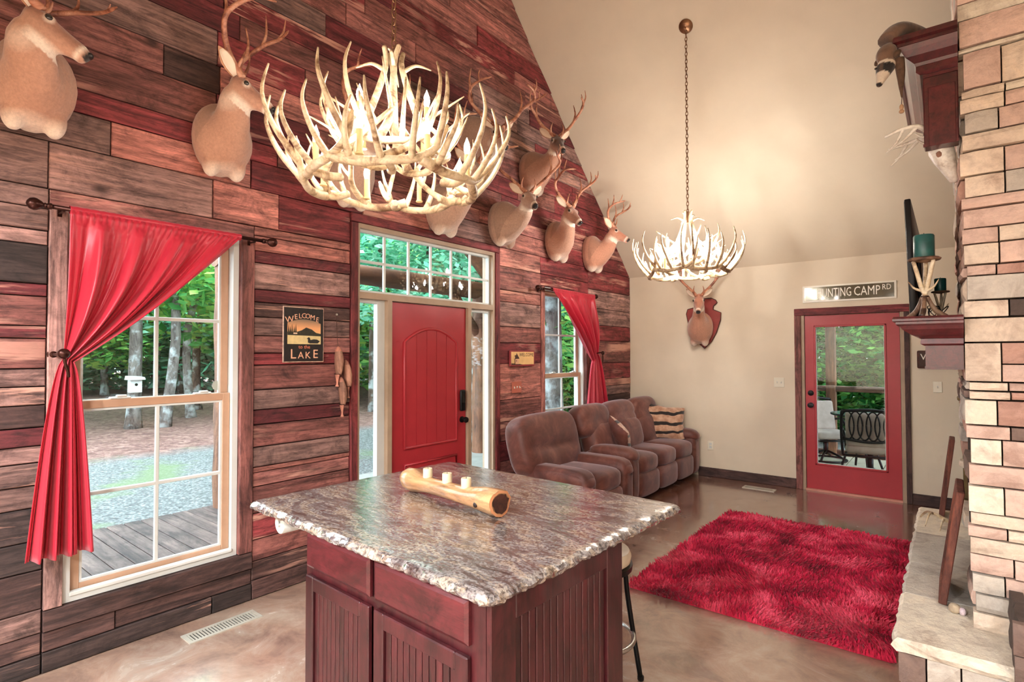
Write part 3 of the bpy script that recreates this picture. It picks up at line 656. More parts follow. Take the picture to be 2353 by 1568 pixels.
def seating(t, ya, yb, n, arms, ba, bb, bx=-3.46, fx=-2.565, back=1.0, arm_h=.585):
    """reclining seat unit along the plank wall: ya..yb outer, n seats"""
    aw = .215; s0, s1 = ya+aw*arms[0], yb-aw*arms[1]; w = (s1-s0)/n
    MB().rbox((bx+.1, s0-.02, .05), (fx-.1, s1+.02, .33), .03, 3).build('base_frame', MT['suede'], t, True, 40)
    bw = (bb-ba)/n
    for k in range(n):
        c = s0+w*(k+.5)
        MB().cush((fx-.34, c, .395), (.36, w*.5+.004, .105), 4.5, 8, fn=lambda q: Vector((q.x, q.y, q.z+(.10 if q.z > 0 else 0)*(q.x*.6)*(1-q.y*q.y)))).build('seat_cushion', MT['suede'], t, True)
        MB().cush((fx-.07, c, .19), (.085, w*.5, .135), 5, 7).build('footrest_panel', MT['suede'], t, True)
        M = Matrix.Rotation(math.radians(-14), 4, 'Y')
        if n == 1:
            MB().cush((bx+.20, (ba+bb)/2, .69), (.155, bw*.5, .31), 4.2, 12, M, lambda q: Vector((q.x*(1-.42*math.exp(-((q.z+.12)/.13)**2-(q.y/.75)**4)*(1 if q.x > 0 else 0)-.16*math.exp(-(q.y/.07)**2)*(1 if q.x > 0 and q.z < 0 else 0)), q.y*(1-.05*max(0, -q.z)), q.z))).build('back_cushion', MT['suede'], t, True); continue
        cb = ba+bw*(k+.5); MB().cush((bx+.24, lerp(c, cb, .5), .615), (.15, lerp(w, bw, .5)*.5+.002, .20), 3.4, 8, M).build('lower_back_cushion', MT['suede'], t, True)
        MB().cush((bx+.15, cb, back-.165), (.15, bw*.5+.004, .19), 3.2, 9, M, tuft(.12)).build('upper_back_cushion', MT['suede'], t, True)
    MB().cush((bx+.085, (ya+yb)/2, .53), (.09, (s1-s0)/2+.05, .42), 8, 7, Matrix.Rotation(math.radians(-8), 4, 'Y')).build('back_panel', MT['suede'], t, True)
    for on, y0 in ((arms[0], ya), (arms[1], yb-aw)):
        if not on: continue
        MB().cush((lerp(bx+.22, fx, .5), y0+aw/2, .29), ((fx-bx-.2)/2, aw/2, .265), 6, 8).build('arm', MT['suede'], t, True)
        MB().cush((lerp(bx+.3, fx, .5)+.0, y0+aw/2, arm_h-.02), ((fx-bx-.3)/2+.03, aw/2+.018, .075), 2.8, 8, fn=lambda q: Vector((q.x, q.y, q.z-(.5*max(0, q.x-.55)**2*4)))).build('arm_pad', MT['suede'], t, True)
t = thing('reclining_sofa', 'brown microfibre three-seat reclining sofa against the plank wall', 'sofa', (-3.0, 6.15, 0))
seating(t, 5.15, 7.14, 3, (1, 1), 5.10, 7.06, -3.36, arm_h=.565)
t = thing('recliner_chair', 'brown microfibre recliner armchair between the front door and sofa', 'armchair', (-3.0, 4.68, 0))
seating(t, 4.14, 5.09, 1, (1, 1), 4.06, 5.06, -3.42, -2.50, .985, .485)
# cushions
def tiger():
    m, nt, b = newmat('tiger_plush'); v = coord(nt)
    wv = N(nt, 'ShaderNodeTexWave', bands_direction='Z', inp={'Scale': 2.7, 'Distortion': 3.0, 'Detail': 2.0, 'Detail Scale': 1.6}); nt.links.new(v, wv.inputs[0])
    f = ramp(nt, wv.outputs[1], [(.16, (0, 0, 0)), (.26, (1, 1, 1))]); c = mixc(nt, f, sr(34, 24, 22), ramp(nt, noisen(nt, v, 14, 4), [(.3, sr(176, 122, 92)), (.7, sr(226, 186, 158))]))
    nt.links.new(c, b.inputs['Base Color']); b.inputs['Roughness'].default_value = .9; b.inputs['Sheen Weight'].default_value = .5; bump(nt, b, noisen(nt, v, 90, 3), .5, .006); return m
MT['tiger'] = tiger()
def throw(name, c, w, h, d, yaw, lean, label, mats, roll=0):
    t = thing(name, label, 'cushion', c); rn = random.Random(int(c[1]*10))
    M = Matrix.Translation(c) @ Matrix.Rotation(yaw, 4, 'Z') @ Matrix.Rotation(lean, 4, 'Y') @ Matrix.Rotation(roll, 4, 'X')
    def fn(q):
        s = (1-abs(q.y)**2.5)*(1-abs(q.z)**2.5); k = 1+.10*abs(q.y)**3*abs(q.z)**3
        return Vector((q.x*(.16+.84*max(0, s)**.55), q.y*k, q.z*k))
    for nm, sgn, mt in (('front', 1, mats[0]), ('back', -1, mats[1])):
        g = MB(); bm = bmesh.new(); bmesh.ops.create_grid(bm, x_segments=18, y_segments=18, size=1)
        for v in bm.verts:
            y, z = v.co.x, v.co.y; s = max(0, (1-abs(y)**2.4)*(1-abs(z)**2.4)); k = 1-.10*(1-max(abs(y), abs(z)))*0+.0
            pin = 1-.09*(abs(z)**2*(1-abs(y))+abs(y)**2*(1-abs(z)))
            v.co = M @ Vector((sgn*d*s**.5+rn.uniform(-.004, .004), y*w*pin, z*h*pin))
        g.bm(bm).build('cushion_'+nm, mt, t, True)
throw('throw_cushion', (-2.90, 6.83, .70), .255, .225, .075, -.8, -.36, 'tiger-striped plush cushion leaning on the far sofa arm', (MT['tiger'], MT['tiger']), -.14)
throw('throw_cushion', (-2.94, 5.62, .66), .19, .185, .085, .95, -.35, 'brown cushion with one tiger-striped side in the middle of the sofa', (MT['tiger'], MT['suede']), .5)
# ================================================================== CURTAINS
def satin():
    m, nt, b = newmat('red_satin'); v = coord(nt); n = noisen(nt, v, 300, 2)
    b.inputs['Base Color'].default_value = sr(186, 32, 54); b.inputs['Roughness'].default_value = .38; b.inputs['Sheen Weight'].default_value = .3
    b.inputs['Sheen Tint'].default_value = (1, .55, .6, 1); bump(nt, b, n, .05, .001); return m
MT['satin'] = satin()
def curtain(name, T0, T1, K0, K1, H0, H1, label, sgn, xr, lo=.0):
    """T0,T1: ends along the rod (y,z); K: gathered at the holdback; H: hem. sgn: side of the holdback"""
    t = thing(name, label, 'curtain', (xr, T0[0], H0[1])); nu, nv = 110, 60; G = []
    rn = random.Random(int(T0[0]*7)); pa = [rn.uniform(0, 6.3) for _ in range(6)]
    def fold(u): return .8*math.sin(u*2*PI*4+pa[0]+.9*math.sin(u*7+pa[1]))+.28*math.sin(u*2*PI*9+pa[2])+.1*math.sin(u*2*PI*21+pa[3])
    for j in range(nv+1):
        v = j/nv; row = []
        for i in range(nu+1):
            u = i/nu; T = Vector((lerp(T0[0], T1[0], u), lerp(T0[1], T1[1], u))); K = Vector((lerp(K0[0], K1[0], u), lerp(K0[1], K1[1], u))); Hh = Vector((lerp(H0[0], H1[0], u), lerp(H0[1], H1[1], u)))
            free = u if sgn > 0 else 1-u
            if v < .6:
                s = v/.6; mid = (T+K)/2; ct = mid+Vector(((T.x-K.x)*.38*(1-free)+0, -.10*free*(1-free)*2+.0)) + Vector((0, -.045*free))
                p = T*(1-s)**2+ct*2*s*(1-s)+K*s*s
                am = lerp(.012, .05, min(1, s*2.2))*(1-.55*max(0, (s-.75)/.25))
                x = xr+.012+am*fold(u)+.05*math.sin(PI*s)*(.3+.7*free)
                if s < .06: x = xr+(.016 if True else 0)+.004*math.sin(u*190)
            else:
                s = (v-.6)/.4; e = s**.6
                p = Vector((lerp(K.x, Hh.x, e), lerp(K.y, Hh.y, s)))
                x = xr+.012+lerp(.022, .055, s)*fold(u)
            row.append(Vector((x, p.x, p.y)))
        G.append(row)
    mb = MB().rings(G, False, False); o = mb.build('drape', MT['satin'], t, True)
    md = o.modifiers.new('thickness', 'SOLIDIFY'); md.thickness = .0025
    hd = [[Vector((xr+.019*math.cos(a)+.003*math.sin(u*240), lerp(T0[0], T1[0], u), lerp(T0[1], T1[1], u)+.004+.021*math.sin(a))) for a in [q*2*PI/10 for q in range(10)]] for u in [k/60 for k in range(61)]]
    MB().rings(hd, False).build('rod_pocket', MT['satin'], t, True)
    return t
XR_ = X0+.1
curtain('curtain', (.752, 2.33), (1.606, 2.33), (.735, 1.585), (.775, 1.56), (.603, .60), (.868, .60), 'long red satin curtain swept aside to a bronze hook by the tall window', 1, XR_)
curtain('curtain', (5.06, 2.315), (5.985, 2.312), (5.93, 1.50), (6.03, 1.60), (5.80, .80), (6.28, .80), 'red satin curtain swept aside on the window behind the sofa', -1, XR_)
MT['rodm'] = plain('rod_bronze', sr(66, 36, 30), .3, .75, var=.2)
def rod(ya, yb, z, label):
    t = thing('curtain_rod', label, 'curtain rod', (XR_, (ya+yb)/2, z))
    MB().tube([(XR_, ya+.08, z), (XR_, yb-.08, z)], .0115, 12).build('rod', MT['rodm'], t, True)
    for y, s in ((ya+.08, -1), (yb-.08, 1)):
        M = Matrix.Translation((XR_, y, z)) @ Matrix.Rotation(-s*PI/2, 4, 'X')
        MB().lathe([(.012, -.004), (.016, 0), (.016, .012), (.011, .018), (.015, .024), (.011, .03), (.02, .04), (.029, .056), (.031, .068), (.026, .083), (.014, .093), (.001, .097)], n=18, M=M).build('finial', MT['rodm'], t, True, 60)
    for y in (ya+.13, yb-.13):
        MB().rbox((X0+.006, y-.012, z-.03), (X0+.016, y+.012, z+.03), .003, 1).tube([(X0+.014, y, z-.012), (XR_, y, z-.014)], .006, 8).build('bracket', MT['rodm'], t)
rod(.60, 1.83, 2.335, 'dark bronze curtain rod above the tall window')
rod(4.78, 6.05, 2.315, 'dark bronze curtain rod above the window behind the sofa')
def holdback(y, z, label):
    t = thing('curtain_holdback', label, 'curtain hook', (X0+.01, y, z)); xo = X0+.205
    MB().tube(crom([(X0+.008, y-.01, z), (X0+.12, y-.012, z), (xo, y-.012, z+.006), (xo+.012, y-.006, z-.04), (xo+.006, y+.006, z-.08), (xo-.004, y+.012, z-.11)]), .0075, 8).build('hook_arm', MT['rodm'], t, True)
    M = Matrix.Translation((xo-.004, y-.012, z+.004)) @ Matrix.Rotation(PI/2, 4, 'Y')
    MB().lathe([(.008, 0), (.018, .006), (.025, .016), (.025, .026), (.016, .038), (.001, .042)], n=16, M=M).build('knob', MT['rodm'], t, True)
    MB().lathe([(.026, 0), (.026, .006), (.008, .01)], n=16, M=Matrix.Translation((X0+.006, y-.01, z)) @ Matrix.Rotation(PI/2, 4, 'Y')).build('rosette', MT['rodm'], t)
holdback(.725, 1.60, 'bronze holdback hook gathering the long red curtain')
holdback(6.0, 1.60, 'bronze holdback hook beside the sofa window curtain')

# ================================================================== SIGNS ON THE PLANK WALL
ML = lambda x, y, z: Matrix(((0, 0, 1, x), (1, 0, 0, y), (0, 1, 0, z), (0, 0, 0, 1)))
MBK = lambda x, y, z: Matrix(((1, 0, 0, x), (0, 0, -1, y), (0, 1, 0, z), (0, 0, 0, 1)))
def flatpoly(pts, x, th=.0008): return MB().prism(None, [(x, *p) for p in pts], [(x+th, *p) for p in pts])
sy0, sy1, sz0, sz1 = 1.938, 2.252, 1.541, 1.93; xs = X0+.008
t = thing('welcome_sign', 'black WELCOME to the LAKE tin sign with lake sunset and loon', 'sign', (xs, (sy0+sy1)/2, sz0))
MT['sign_blk'] = plain('worn_black_tin', sr(40, 34, 32), .5, .1, var=.35, scale=30); MT['sign_cream'] = plain('sign_cream', sr(236, 176, 142), .5, var=.1)
MB().rbox((xs, sy0, sz0), (xs+.008, sy1, sz1), .003, 1).build('sign_rim', plain('worn_rim', sr(206, 168, 148), .5, var=.4, scale=40), t)
MB().rbox((xs+.004, sy0+.006, sz0+.006), (xs+.0095, sy1-.006, sz1-.006), .002, 1).build('sign_face', MT['sign_blk'], t)
x = xs+.0097; pw0, pw1, pz0, pz1 = sy0+.032, sy1-.028, sz0+.128, sz0+.275
top = [(lerp(pw1, pw0, k/10), pz1+.028*(1-(2*k/10-1)**2)) for k in range(11)]
pic = flatpoly([(pw0, pz0), (pw1, pz0)]+top, x)
def skyprint():
    m, nt, b = newmat('sunset_print'); v = coord(nt); s = N(nt, 'ShaderNodeSeparateXYZ'); nt.links.new(v, s.inputs[0]); mr = N(nt, 'ShaderNodeMapRange', inp={1: pz0+.05, 2: pz1+.03}); nt.links.new(s.outputs[2], mr.inputs[0])
    nt.links.new(ramp(nt, mr.outputs[0], [(0, sr(246, 196, 130)), (.5, sr(238, 168, 116)), (1, sr(120, 108, 90))]), b.inputs['Base Color']); b.inputs['Roughness'].default_value = .5; return m
pic = pic.build('sunset_sky', skyprint(), t)
g = MT['signgreen'] = plain('dark_pine', sr(52, 48, 34), .6, var=.3, scale=60)
hl = [(pw0, pz0+.055), (pw1, pz0+.055), (pw1, pz0+.075), (lerp(pw0, pw1, .85), pz0+.082), (lerp(pw0, pw1, .72), pz0+.105), (lerp(pw0, pw1, .55), pz0+.118), (lerp(pw0, pw1, .42), pz0+.098), (lerp(pw0, pw1, .3), pz0+.088)]
for k, u in enumerate((.24, .19, .13, .08, .03)): hl += [(lerp(pw0, pw1, u+.025), pz0+.085), (lerp(pw0, pw1, u), pz0+.14-.012*(k % 2)), (lerp(pw0, pw1, u-.02), pz0+.085)]
hl += [(pw0, pz0+.085)]
flatpoly(hl, x+.0009).build('treeline', g, t)
flatpoly([(pw0, pz0), (pw1, pz0), (pw1, pz0+.058), (pw0, pz0+.062)], x+.0018).build('lake', plain('pale_lake', sr(222, 198, 142), .5, var=.12, scale=30), t)
L = lambda u, v: (lerp(pw0, pw1, u), pz0+v)
flatpoly([L(.60, .012), L(.66, .006), L(.9, .006), L(.97, .022), L(.88, .034), L(.78, .036), L(.68, .03), L(.655, .046), L(.62, .05), L(.59, .044), L(.56, .04), L(.6, .036), L(.6, .02)], x+.0027).build('loon', plain('loon_black', sr(44, 40, 36), .6, var=.3, scale=80), t)
flatpoly([L(.17, .07), L(.28, .07), L(.28, .08), L(.17, .08)], x+.0019).build('cabin', plain('cabin_white', sr(220, 190, 160), .6), t)
for k, ch in enumerate('WELCOME'):
    u = [.0, .21, .35, .47, .61, .775, .945][k]; yy = lerp(sy0+.048, sy1-.042, u); zz = sz1-.062-.030*(2*u-1)**2
    s = .062 if k == 0 else .05
    text_mb(ch, s, ML(x, yy, zz) @ Matrix.Rotation(-.16*(2*u-1), 4, 'Z'), .0006).build('lettering', MT['sign_cream'], t)
text_mb('to the', .036, ML(x, (sy0+sy1)/2+.002, sz0+.108), .0006).build('lettering', plain('sign_rust', sr(226, 128, 96), .5), t)
for k, (ch, s) in enumerate(zip('LAKE', (.095, .068, .068, .088))):
    text_mb(ch, s, ML(x, lerp(sy0+.075, sy1-.065, [0, .33, .64, .98][k]), sz0+.05+(.006 if k in (0, 3) else -.002)), .0006).build('lettering', MT['sign_cream'], t)
# small outhouse plaque
py0, py1, pz0, pz1 = 4.40, 4.825, 1.465, 1.632
t = thing('welcome_plaque', 'small cream WELCOME plaque with outhouse picture and red frame', 'plaque', (xs, (py0+py1)/2, pz0))
MB().rbox((xs, py0, pz0), (xs+.02, py1, pz1), .004, 1).build('plaque_frame', plain('plaque_red', sr(150, 56, 60), .5), t)
MB().rbox((xs+.012, py0+.016, pz0+.018), (xs+.021, py1-.016, pz1-.014), .001, 1).build('plaque_face', plain('plaque_cream', sr(240, 196, 132), .55, var=.1), t)
x = xs+.0212; br = plain('outhouse_brown', sr(84, 52, 44), .6, var=.2)
Lp = lambda u, v: (lerp(py0, py1, u), lerp(pz0, pz1, v))
flatpoly([Lp(.04, .1), Lp(.5, .1), Lp(.33, .16), Lp(.2, .18), Lp(.04, .2)], x).build('outhouse_ground', br, t)
flatpoly([Lp(.17, .14), Lp(.34, .14), Lp(.34, .5), Lp(.17, .46)], x+.0008).build('outhouse', plain('outhouse_cream', sr(232, 180, 140), .6), t)
flatpoly([Lp(.15, .66), Lp(.23, .72), Lp(.24, .84), Lp(.28, .72), Lp(.36, .48), Lp(.24, .47), Lp(.17, .46), Lp(.19, .6)], x+.0012).build('outhouse_roof', br, t)
flatpoly([Lp(.165, .14), Lp(.19, .14), Lp(.19, .46), Lp(.165, .46)], x+.0012).build('outhouse_post', br, t)
flatpoly([Lp(.225, .3), Lp(.25, .3), Lp(.25, .4), Lp(.225, .4)], x+.0014).build('outhouse_window', br, t)
text_mb('WELCOME', .052, ML(x, lerp(py0, py1, .655), lerp(pz0, pz1, .72)), .0006, sx=1.0).build('lettering', br, t)
# carved fish on a cord
t = thing('fish_stringer', 'three carved wooden fish hanging on a cord beside the door casing', 'wall decoration', (X0+.01, 2.37, 1.9))
MT['fishw'] = wood('driftwood', sr(206, 150, 122), sr(140, 92, 76), 'z', .7, False, 20, 1, .5); MT['fish_pale'] = wood('pale_wood', sr(232, 160, 132), sr(204, 128, 104), 'z', .6, False, 14, 1, .2)
def fish(y0, z0, y1, z1, w):
    A, B = Vector((X0+.045, y0, z0)), Vector((X0+.045, y1, z1)); L_ = (B-A).length
    bd = [(0, .15), (.05, .5), (.12, .75), (.25, .95), (.4, 1), (.58, .85), (.7, .62)]
    P = [A.lerp(B, u)+Vector((0, .012*math.sin(u*PI), 0)) for u, r in bd]
    o = MB().tube(P[2:], [w*r for u, r in bd[2:]], 12, True, .62).build('fish_body', MT['fishw'], t, True, 60)
    MB().tube(P[:3], [w*.15, w*.5, w*.76], 12, True, .62).build('fish_head', MT['fish_pale'], o, True, 60)
    tl = [(.69, .62), (.82, .34), (.92, .2), (.96, .3), (1.0, .5)]
    MB().tube([A.lerp(B, u) for u, r in tl], [w*r for u, r in tl], 10, True, .5).build('fish_tail', MT['fish_pale'], o, True, 60)
    MB().tube([A.lerp(B, .685), A.lerp(B, .70)], [w*.67, w*.63], 12, True, .66).build('fish_band', MT['bronze'], o)
fish(2.352, 1.655, 2.345, 1.36, .045); fish(2.415, 1.555, 2.44, 1.27, .042); fish(2.375, 1.43, 2.39, 1.135, .042)
MB().tube([(X0+.012, 2.36, 1.895), (X0+.02, 2.357, 1.78), (X0+.04, 2.353, 1.65)], .0022, 6).tube([(X0+.04, 2.353, 1.655), (X0+.04, 2.415, 1.55)], .0015, 5).tube([(X0+.04, 2.353, 1.5), (X0+.04, 2.375, 1.43)], .0015, 5).build('cord', MT['log_in'], t)
MB().lathe([(.004, 0), (.009, .01), (.001, .012)], n=8, M=Matrix.Translation((X0+.004, 2.36, 1.893)) @ Matrix.Rotation(PI/2, 4, 'Y')).build('nail', MT['screw'], t)
# road sign over the back door
x0, x1, z0, z1 = -1.342, -.431, 2.188, 2.383
t = thing('road_sign', 'dark green HUNTING CAMP RD street sign with white border', 'sign', ((x0+x1)/2, Y1, z0))
MB().rbox((x0, Y1-.012, z0), (x1, Y1-.002, z1), .003, 1).build('sign_border', plain('reflective_white', sr(246, 240, 226), .35, var=.02), t)
def glossy_green():
    m, nt, b = newmat('sign_green'); v = coord(nt); n = noisen(nt, v, 6, 4)
    nt.links.new(ramp(nt, n, [(.35, sr(62, 58, 40)), (.65, sr(84, 76, 54))]), b.inputs['Base Color']); b.inputs['Roughness'].default_value = .12; b.inputs['Metallic'].default_value = .25; b.inputs['Coat Weight'].default_value = 1.0; b.inputs['Coat Roughness'].default_value = .05
    bump(nt, b, noisen(nt, v, 2.2, 2), .35, .02); return m
MB().box((x0+.02, Y1-.0135, z0+.02), (x1-.022, Y1-.011, z1-.02)).build('sign_panel', glossy_green(), t)
wm = plain('sign_white', sr(248, 244, 232), .4, var=.02)
text_mb('HUNTING', .145, MBK(-1.019, Y1-.0138, (z0+z1)/2), .0006, width=.337).build('lettering', wm, t)
text_mb('CAMP', .145, MBK(-.702, Y1-.0138, (z0+z1)/2), .0006, width=.245).build('lettering', wm, t)
text_mb('RD', .085, MBK(-.520, Y1-.0138, (z0+z1)/2+.03), .0006, width=.078).build('lettering', wm, t)
# dark plaque half behind the mantel
p0, p1 = px(2107, 806, 1, Y1), px(2214, 848, 1, Y1)
t = thing('wall_plaque', 'dark rough wooden plaque on the beige wall behind the mantel', 'plaque', ((p0.x+p1.x)/2, Y1, p1.z))
MB().rbox((p0.x, Y1-.03, p1.z), (p1.x+.25, Y1-.002, p0.z), .02, 3).build('plaque_board', MT['log_in'], t, True, 40)
MB().rbox((p0.x+.02, Y1-.034, p1.z+.02), (p1.x+.23, Y1-.028, p0.z-.02), .004, 1).build('plaque_face', plain('plaque_dark', sr(74, 52, 44), .7, var=.3), t)
text_mb('W', .09, MBK(p0.x+.075, Y1-.0345, p0.z-.07), .0006).build('lettering', wm, t)

# ================================================================== ANTLERS
def antler_mat(name, a, b_, c):
    m, nt, b = newmat(name); v = coord(nt); n = noisen(nt, v, 9, 5, .65, 1.0); n2 = noisen(nt, v, 60, 4, .6, .3)
    col = ramp(nt, n, [(.36, b_), (.5, a), (.7, c)]); col = mixc(nt, .5, col, ramp(nt, n2, [(.35, (.7, .66, .62)), (.55, (1.08, 1.08, 1.06))]), 'MULTIPLY')
    nt.links.new(col, b.inputs['Base Color']); b.inputs['Roughness'].default_value = .45; bump(nt, b, n2, .3, .004); return m
MT['antler_w'] = antler_mat('cream_antler', sr(220, 196, 160), sr(132, 98, 72), sr(244, 230, 204))
MT['antler_b'] = antler_mat('brown_antler', sr(190, 126, 98), sr(120, 66, 48), sr(226, 176, 148))
MT['antler_s'] = antler_mat('bone_white', sr(240, 234, 224), sr(206, 192, 178), sr(250, 248, 242))
def antler_mb(beam, tines, r0, r1, n=8, mb=None):
    """beam: control points; tines: (t, [points relative to the beam point], radius)"""
    mb = mb or MB(); P = crom(beam, 7); m = len(P)-1
    rad = lambda t: lerp(r0, r1, t**.9)*(1 if t < .97 else .6)
    mb.tube(P, [rad(i/m) for i in range(m+1)], n)
    for t, pts, rr in tines:
        b = P[int(t*m)]; Q = crom([b]+[b+Vector(q) for q in pts], 5); k = len(Q)-1
        mb.tube(Q, [lerp(rr, rr*.22, (i/k)**1.2) for i in range(k+1)], max(6, n-2))
    return mb
def chandelier(name, cx, cy, zr, S, label, seed, ztop, canopy_z, glow):
    rn = random.Random(seed); C = Vector((cx, cy, zr)); t = thing(name, label, 'chandelier', (cx, cy, zr))
    def pol(r, a, z): return C+Vector((r*math.cos(a), r*math.sin(a), z))*1.0
    def ring(n, r, z, arc, nt_, tl, flare, a0, rb):
        for k in range(n):
            a = a0+k*2*PI/n+rn.uniform(-.07, .07); ph = rn.uniform(-1, 1); h = arc/2*rn.uniform(.92, 1.08); zz = z+rn.uniform(-.018, .02)
            P = [pol(r*(1-.04*ph), a-h, zz+.01), pol(r*1.0, a-h*.5, zz-.018), pol(r*1.03, a, zz-.02), pol(r*1.05, a+h*.5, zz-.004), pol(r*1.1, a+h*.85, zz+.05), pol(r*1.16, a+h*1.0, zz+.14)]
            tines = []
            for q in range(nt_):
                u = lerp(.16, .8, q/(nt_-1)) if nt_ > 1 else .5; aa = lerp(a-h, a+h, u)+rn.uniform(-.05, .12); L_ = tl*rn.uniform(.75, 1.12)*(.8 if q in (0,) else 1)
                o = Vector((math.cos(aa), math.sin(aa), 0)); tg = Vector((-o.y, o.x, 0))*rn.uniform(-.25, .35)
                tines.append((u, [(o*flare*.55+tg*.2)*L_+Vector((0, 0, .32*L_)), (o*flare*.85+tg*.5)*L_+Vector((0, 0, .68*L_)), (o*flare*.72+tg*.7)*L_+Vector((0, 0, 1.0*L_))], .0145*rb))
            antler_mb(P, tines, .022*rb, .011*rb).build('antler', MT['antler_w'], t, True)
    ring(7, .365*S, 0, 1.14, 4, .34*S, .50, .2, 1.1)
    ring(5, .215*S, .15*S, 1.35, 3, .23*S, .5, .6, .95)
    for k in range(7):                                          # antlers tying the two rings together
        a = k*2*PI/7+rn.uniform(-.2, .2); P = [pol(.37*S, a, -.005), pol(.33*S, a+.25, .05*S), pol(.27*S, a+.45, .12*S), pol(.2*S, a+.75, .22*S), pol(.1*S, a+1.1, .32*S)]
        o = Vector((math.cos(a+.5), math.sin(a+.5), 0)); antler_mb(P, [(.4, [o*.05+Vector((0, 0, .05)), o*.1+Vector((0, 0, .14*S))], .011), (.7, [o*.06+Vector((0, 0, .04)), o*.15+Vector((0, 0, .09*S))], .010)], .017, .009).build('antler', MT['antler_w'], t, True)
    for k in range(4):                                          # crown round the chain
        a = k*2*PI/4+.5; P = [pol(.19*S, a, .12*S), pol(.13*S, a+.3, .26*S), pol(.07*S, a+.35, .42*S), pol(.035*S, a+.5, .55*S), pol(.05*S, a+.9, .62*S)]
        o = Vector((math.cos(a+.2), math.sin(a+.2), 0)); antler_mb(P, [(.3, [o*.08+Vector((0, 0, .05)), o*.2*S+Vector((0, 0, .13*S))], .012), (.68, [o*.06+Vector((0, 0, .03)), o*.13*S+Vector((0, 0, .01))], .012)], .022, .011).build('antler', MT['antler_w'], t, True)
    for k in range(6):                                          # short cut ends of antler turned inward
        a = k*PI/3+.3; antler_mb([pol(.36*S, a, -.015), pol(.30*S, a+.05, -.03), pol(.24*S, a+.02, -.02)], [], .019, .018).build('antler_butt', MT['antler_w'], t, True, 50)
    ms = plain('candle_sleeve', sr(238, 214, 160), .5, var=.05)
    for n, r, z, a0 in ((8, .345, .01, .5), (4, .20, .2, .1)):
        for k in range(n):
            a = a0+k*2*PI/n; p = pol(r*S, a, z*S)
            sl = MB().lathe([(.017, 0), (.017, .006), (.0125, .01), (.0125, .1), (.010, .102)], p, 14).build('candle_sleeve', ms, t, True, 40)
            MB().lathe([(.008, .1), (.0115, .112), (.0145, .128), (.012, .146), (.006, .162), (.0015, .174), (.0003, .177)], p, 12).build('bulb', glow, sl, True)
    # chain and ceiling cup
    mb = MB(); z = ztop; k = 0; lk = .042
    while z < canopy_z-.05:
        a = PI/2*(k % 2); u = Vector((math.cos(a), math.sin(a), 0))
        mb.tube([Vector((cx, cy, z+lk/2))+u*(.011*math.cos(q*PI/6))+Vector((0, 0, (lk/2+.004)*math.sin(q*PI/6))) for q in range(13)], .0032, 5, False); z += lk*.86; k += 1
    mb.build('chain', MT['bronze2'], t, True)
    M = Matrix.Translation((cx, cy, canopy_z)) @ Matrix.Rotation(math.atan(SL)*(-1 if cy > RIDGE else 1), 4, 'X')
    MB().lathe([(.066, 0), (.066, -.008), (.05, -.022), (.028, -.03), (.01, -.034), (.008, -.06), (.001, -.062)], n=24, M=M).build('ceiling_cup', MT['bronze2'], t, True, 40)
    MB().tube([(cx, cy, zr+.5*S), (cx, cy, ztop+.02)], .012, 8).build('stem', MT['bronze2'], t)
MT['bronze2'] = plain('aged_brass', sr(150, 112, 84), .35, .85, var=.2)
MT['bulb'] = emit('bulb_glow', (1, .95, .88, 1), BULB); MT['bulb2'] = emit('bulb_glow_strong', (1, .96, .90, 1), BULB2)
chandelier('antler_chandelier', -1.965, 1.595, 2.375, 1.0, 'cream antler chandelier with candle bulbs hanging over the granite island', 4, 2.965, zceil(1.595), MT['bulb'])
chandelier('antler_chandelier', -1.925, 5.09, 2.36, .96, 'cream antler chandelier hanging in front of the back wall and deer plaque', 9, 2.93, zceil(5.09), MT['bulb2'])

# ================================================================== DEER MOUNTS
MT['fur'] = vcol('deer_fur', .88, .35, 70, .35, .14); MT['eye'] = plain('glass_eye', sr(18, 10, 8), .08, coat=1); MT['nose'] = plain('deer_nose', sr(30, 24, 24), .35)
MT['earin'] = plain('ear_lining', sr(240, 216, 192), .9, var=.08); MT['furp'] = plain('ear_fur', sr(204, 150, 118), .9, var=.15, scale=40)
FUR = {'tan': ((198, 150, 126), (160, 110, 90)), 'pale': ((208, 170, 148), (176, 136, 116)), 'dark': ((190, 140, 116), (64, 38, 30)), 'red': ((202, 144, 118), (178, 116, 92))}
def fur_mesh(rings_list, vox, name):
    mb = MB()
    for R in rings_list: mb.rings(R)
    o = mb.build(name); m = o.modifiers.new('r', 'REMESH'); m.mode = 'VOXEL'; m.voxel_size = vox
    s = o.modifiers.new('s', 'SMOOTH'); s.factor = .5; s.iterations = 5
    dg = bpy.context.evaluated_depsgraph_get(); me = bpy.data.meshes.new_from_object(o.evaluated_get(dg)); old = o.data
    bpy.data.objects.remove(o); bpy.data.meshes.remove(old); me.name = name; return me
def ell(c, ax, R, n=12, m=8):
    a, b, d = ax; out = []
    for i in range(m+1):
        th = PI*(i+.02)/(m+.04); out.append([c+a*(R[0]*math.cos(th))+b*(R[1]*math.sin(th)*math.cos(q*2*PI/n))+d*(R[2]*math.sin(th)*math.sin(q*2*PI/n)) for q in range(n)])
    return out
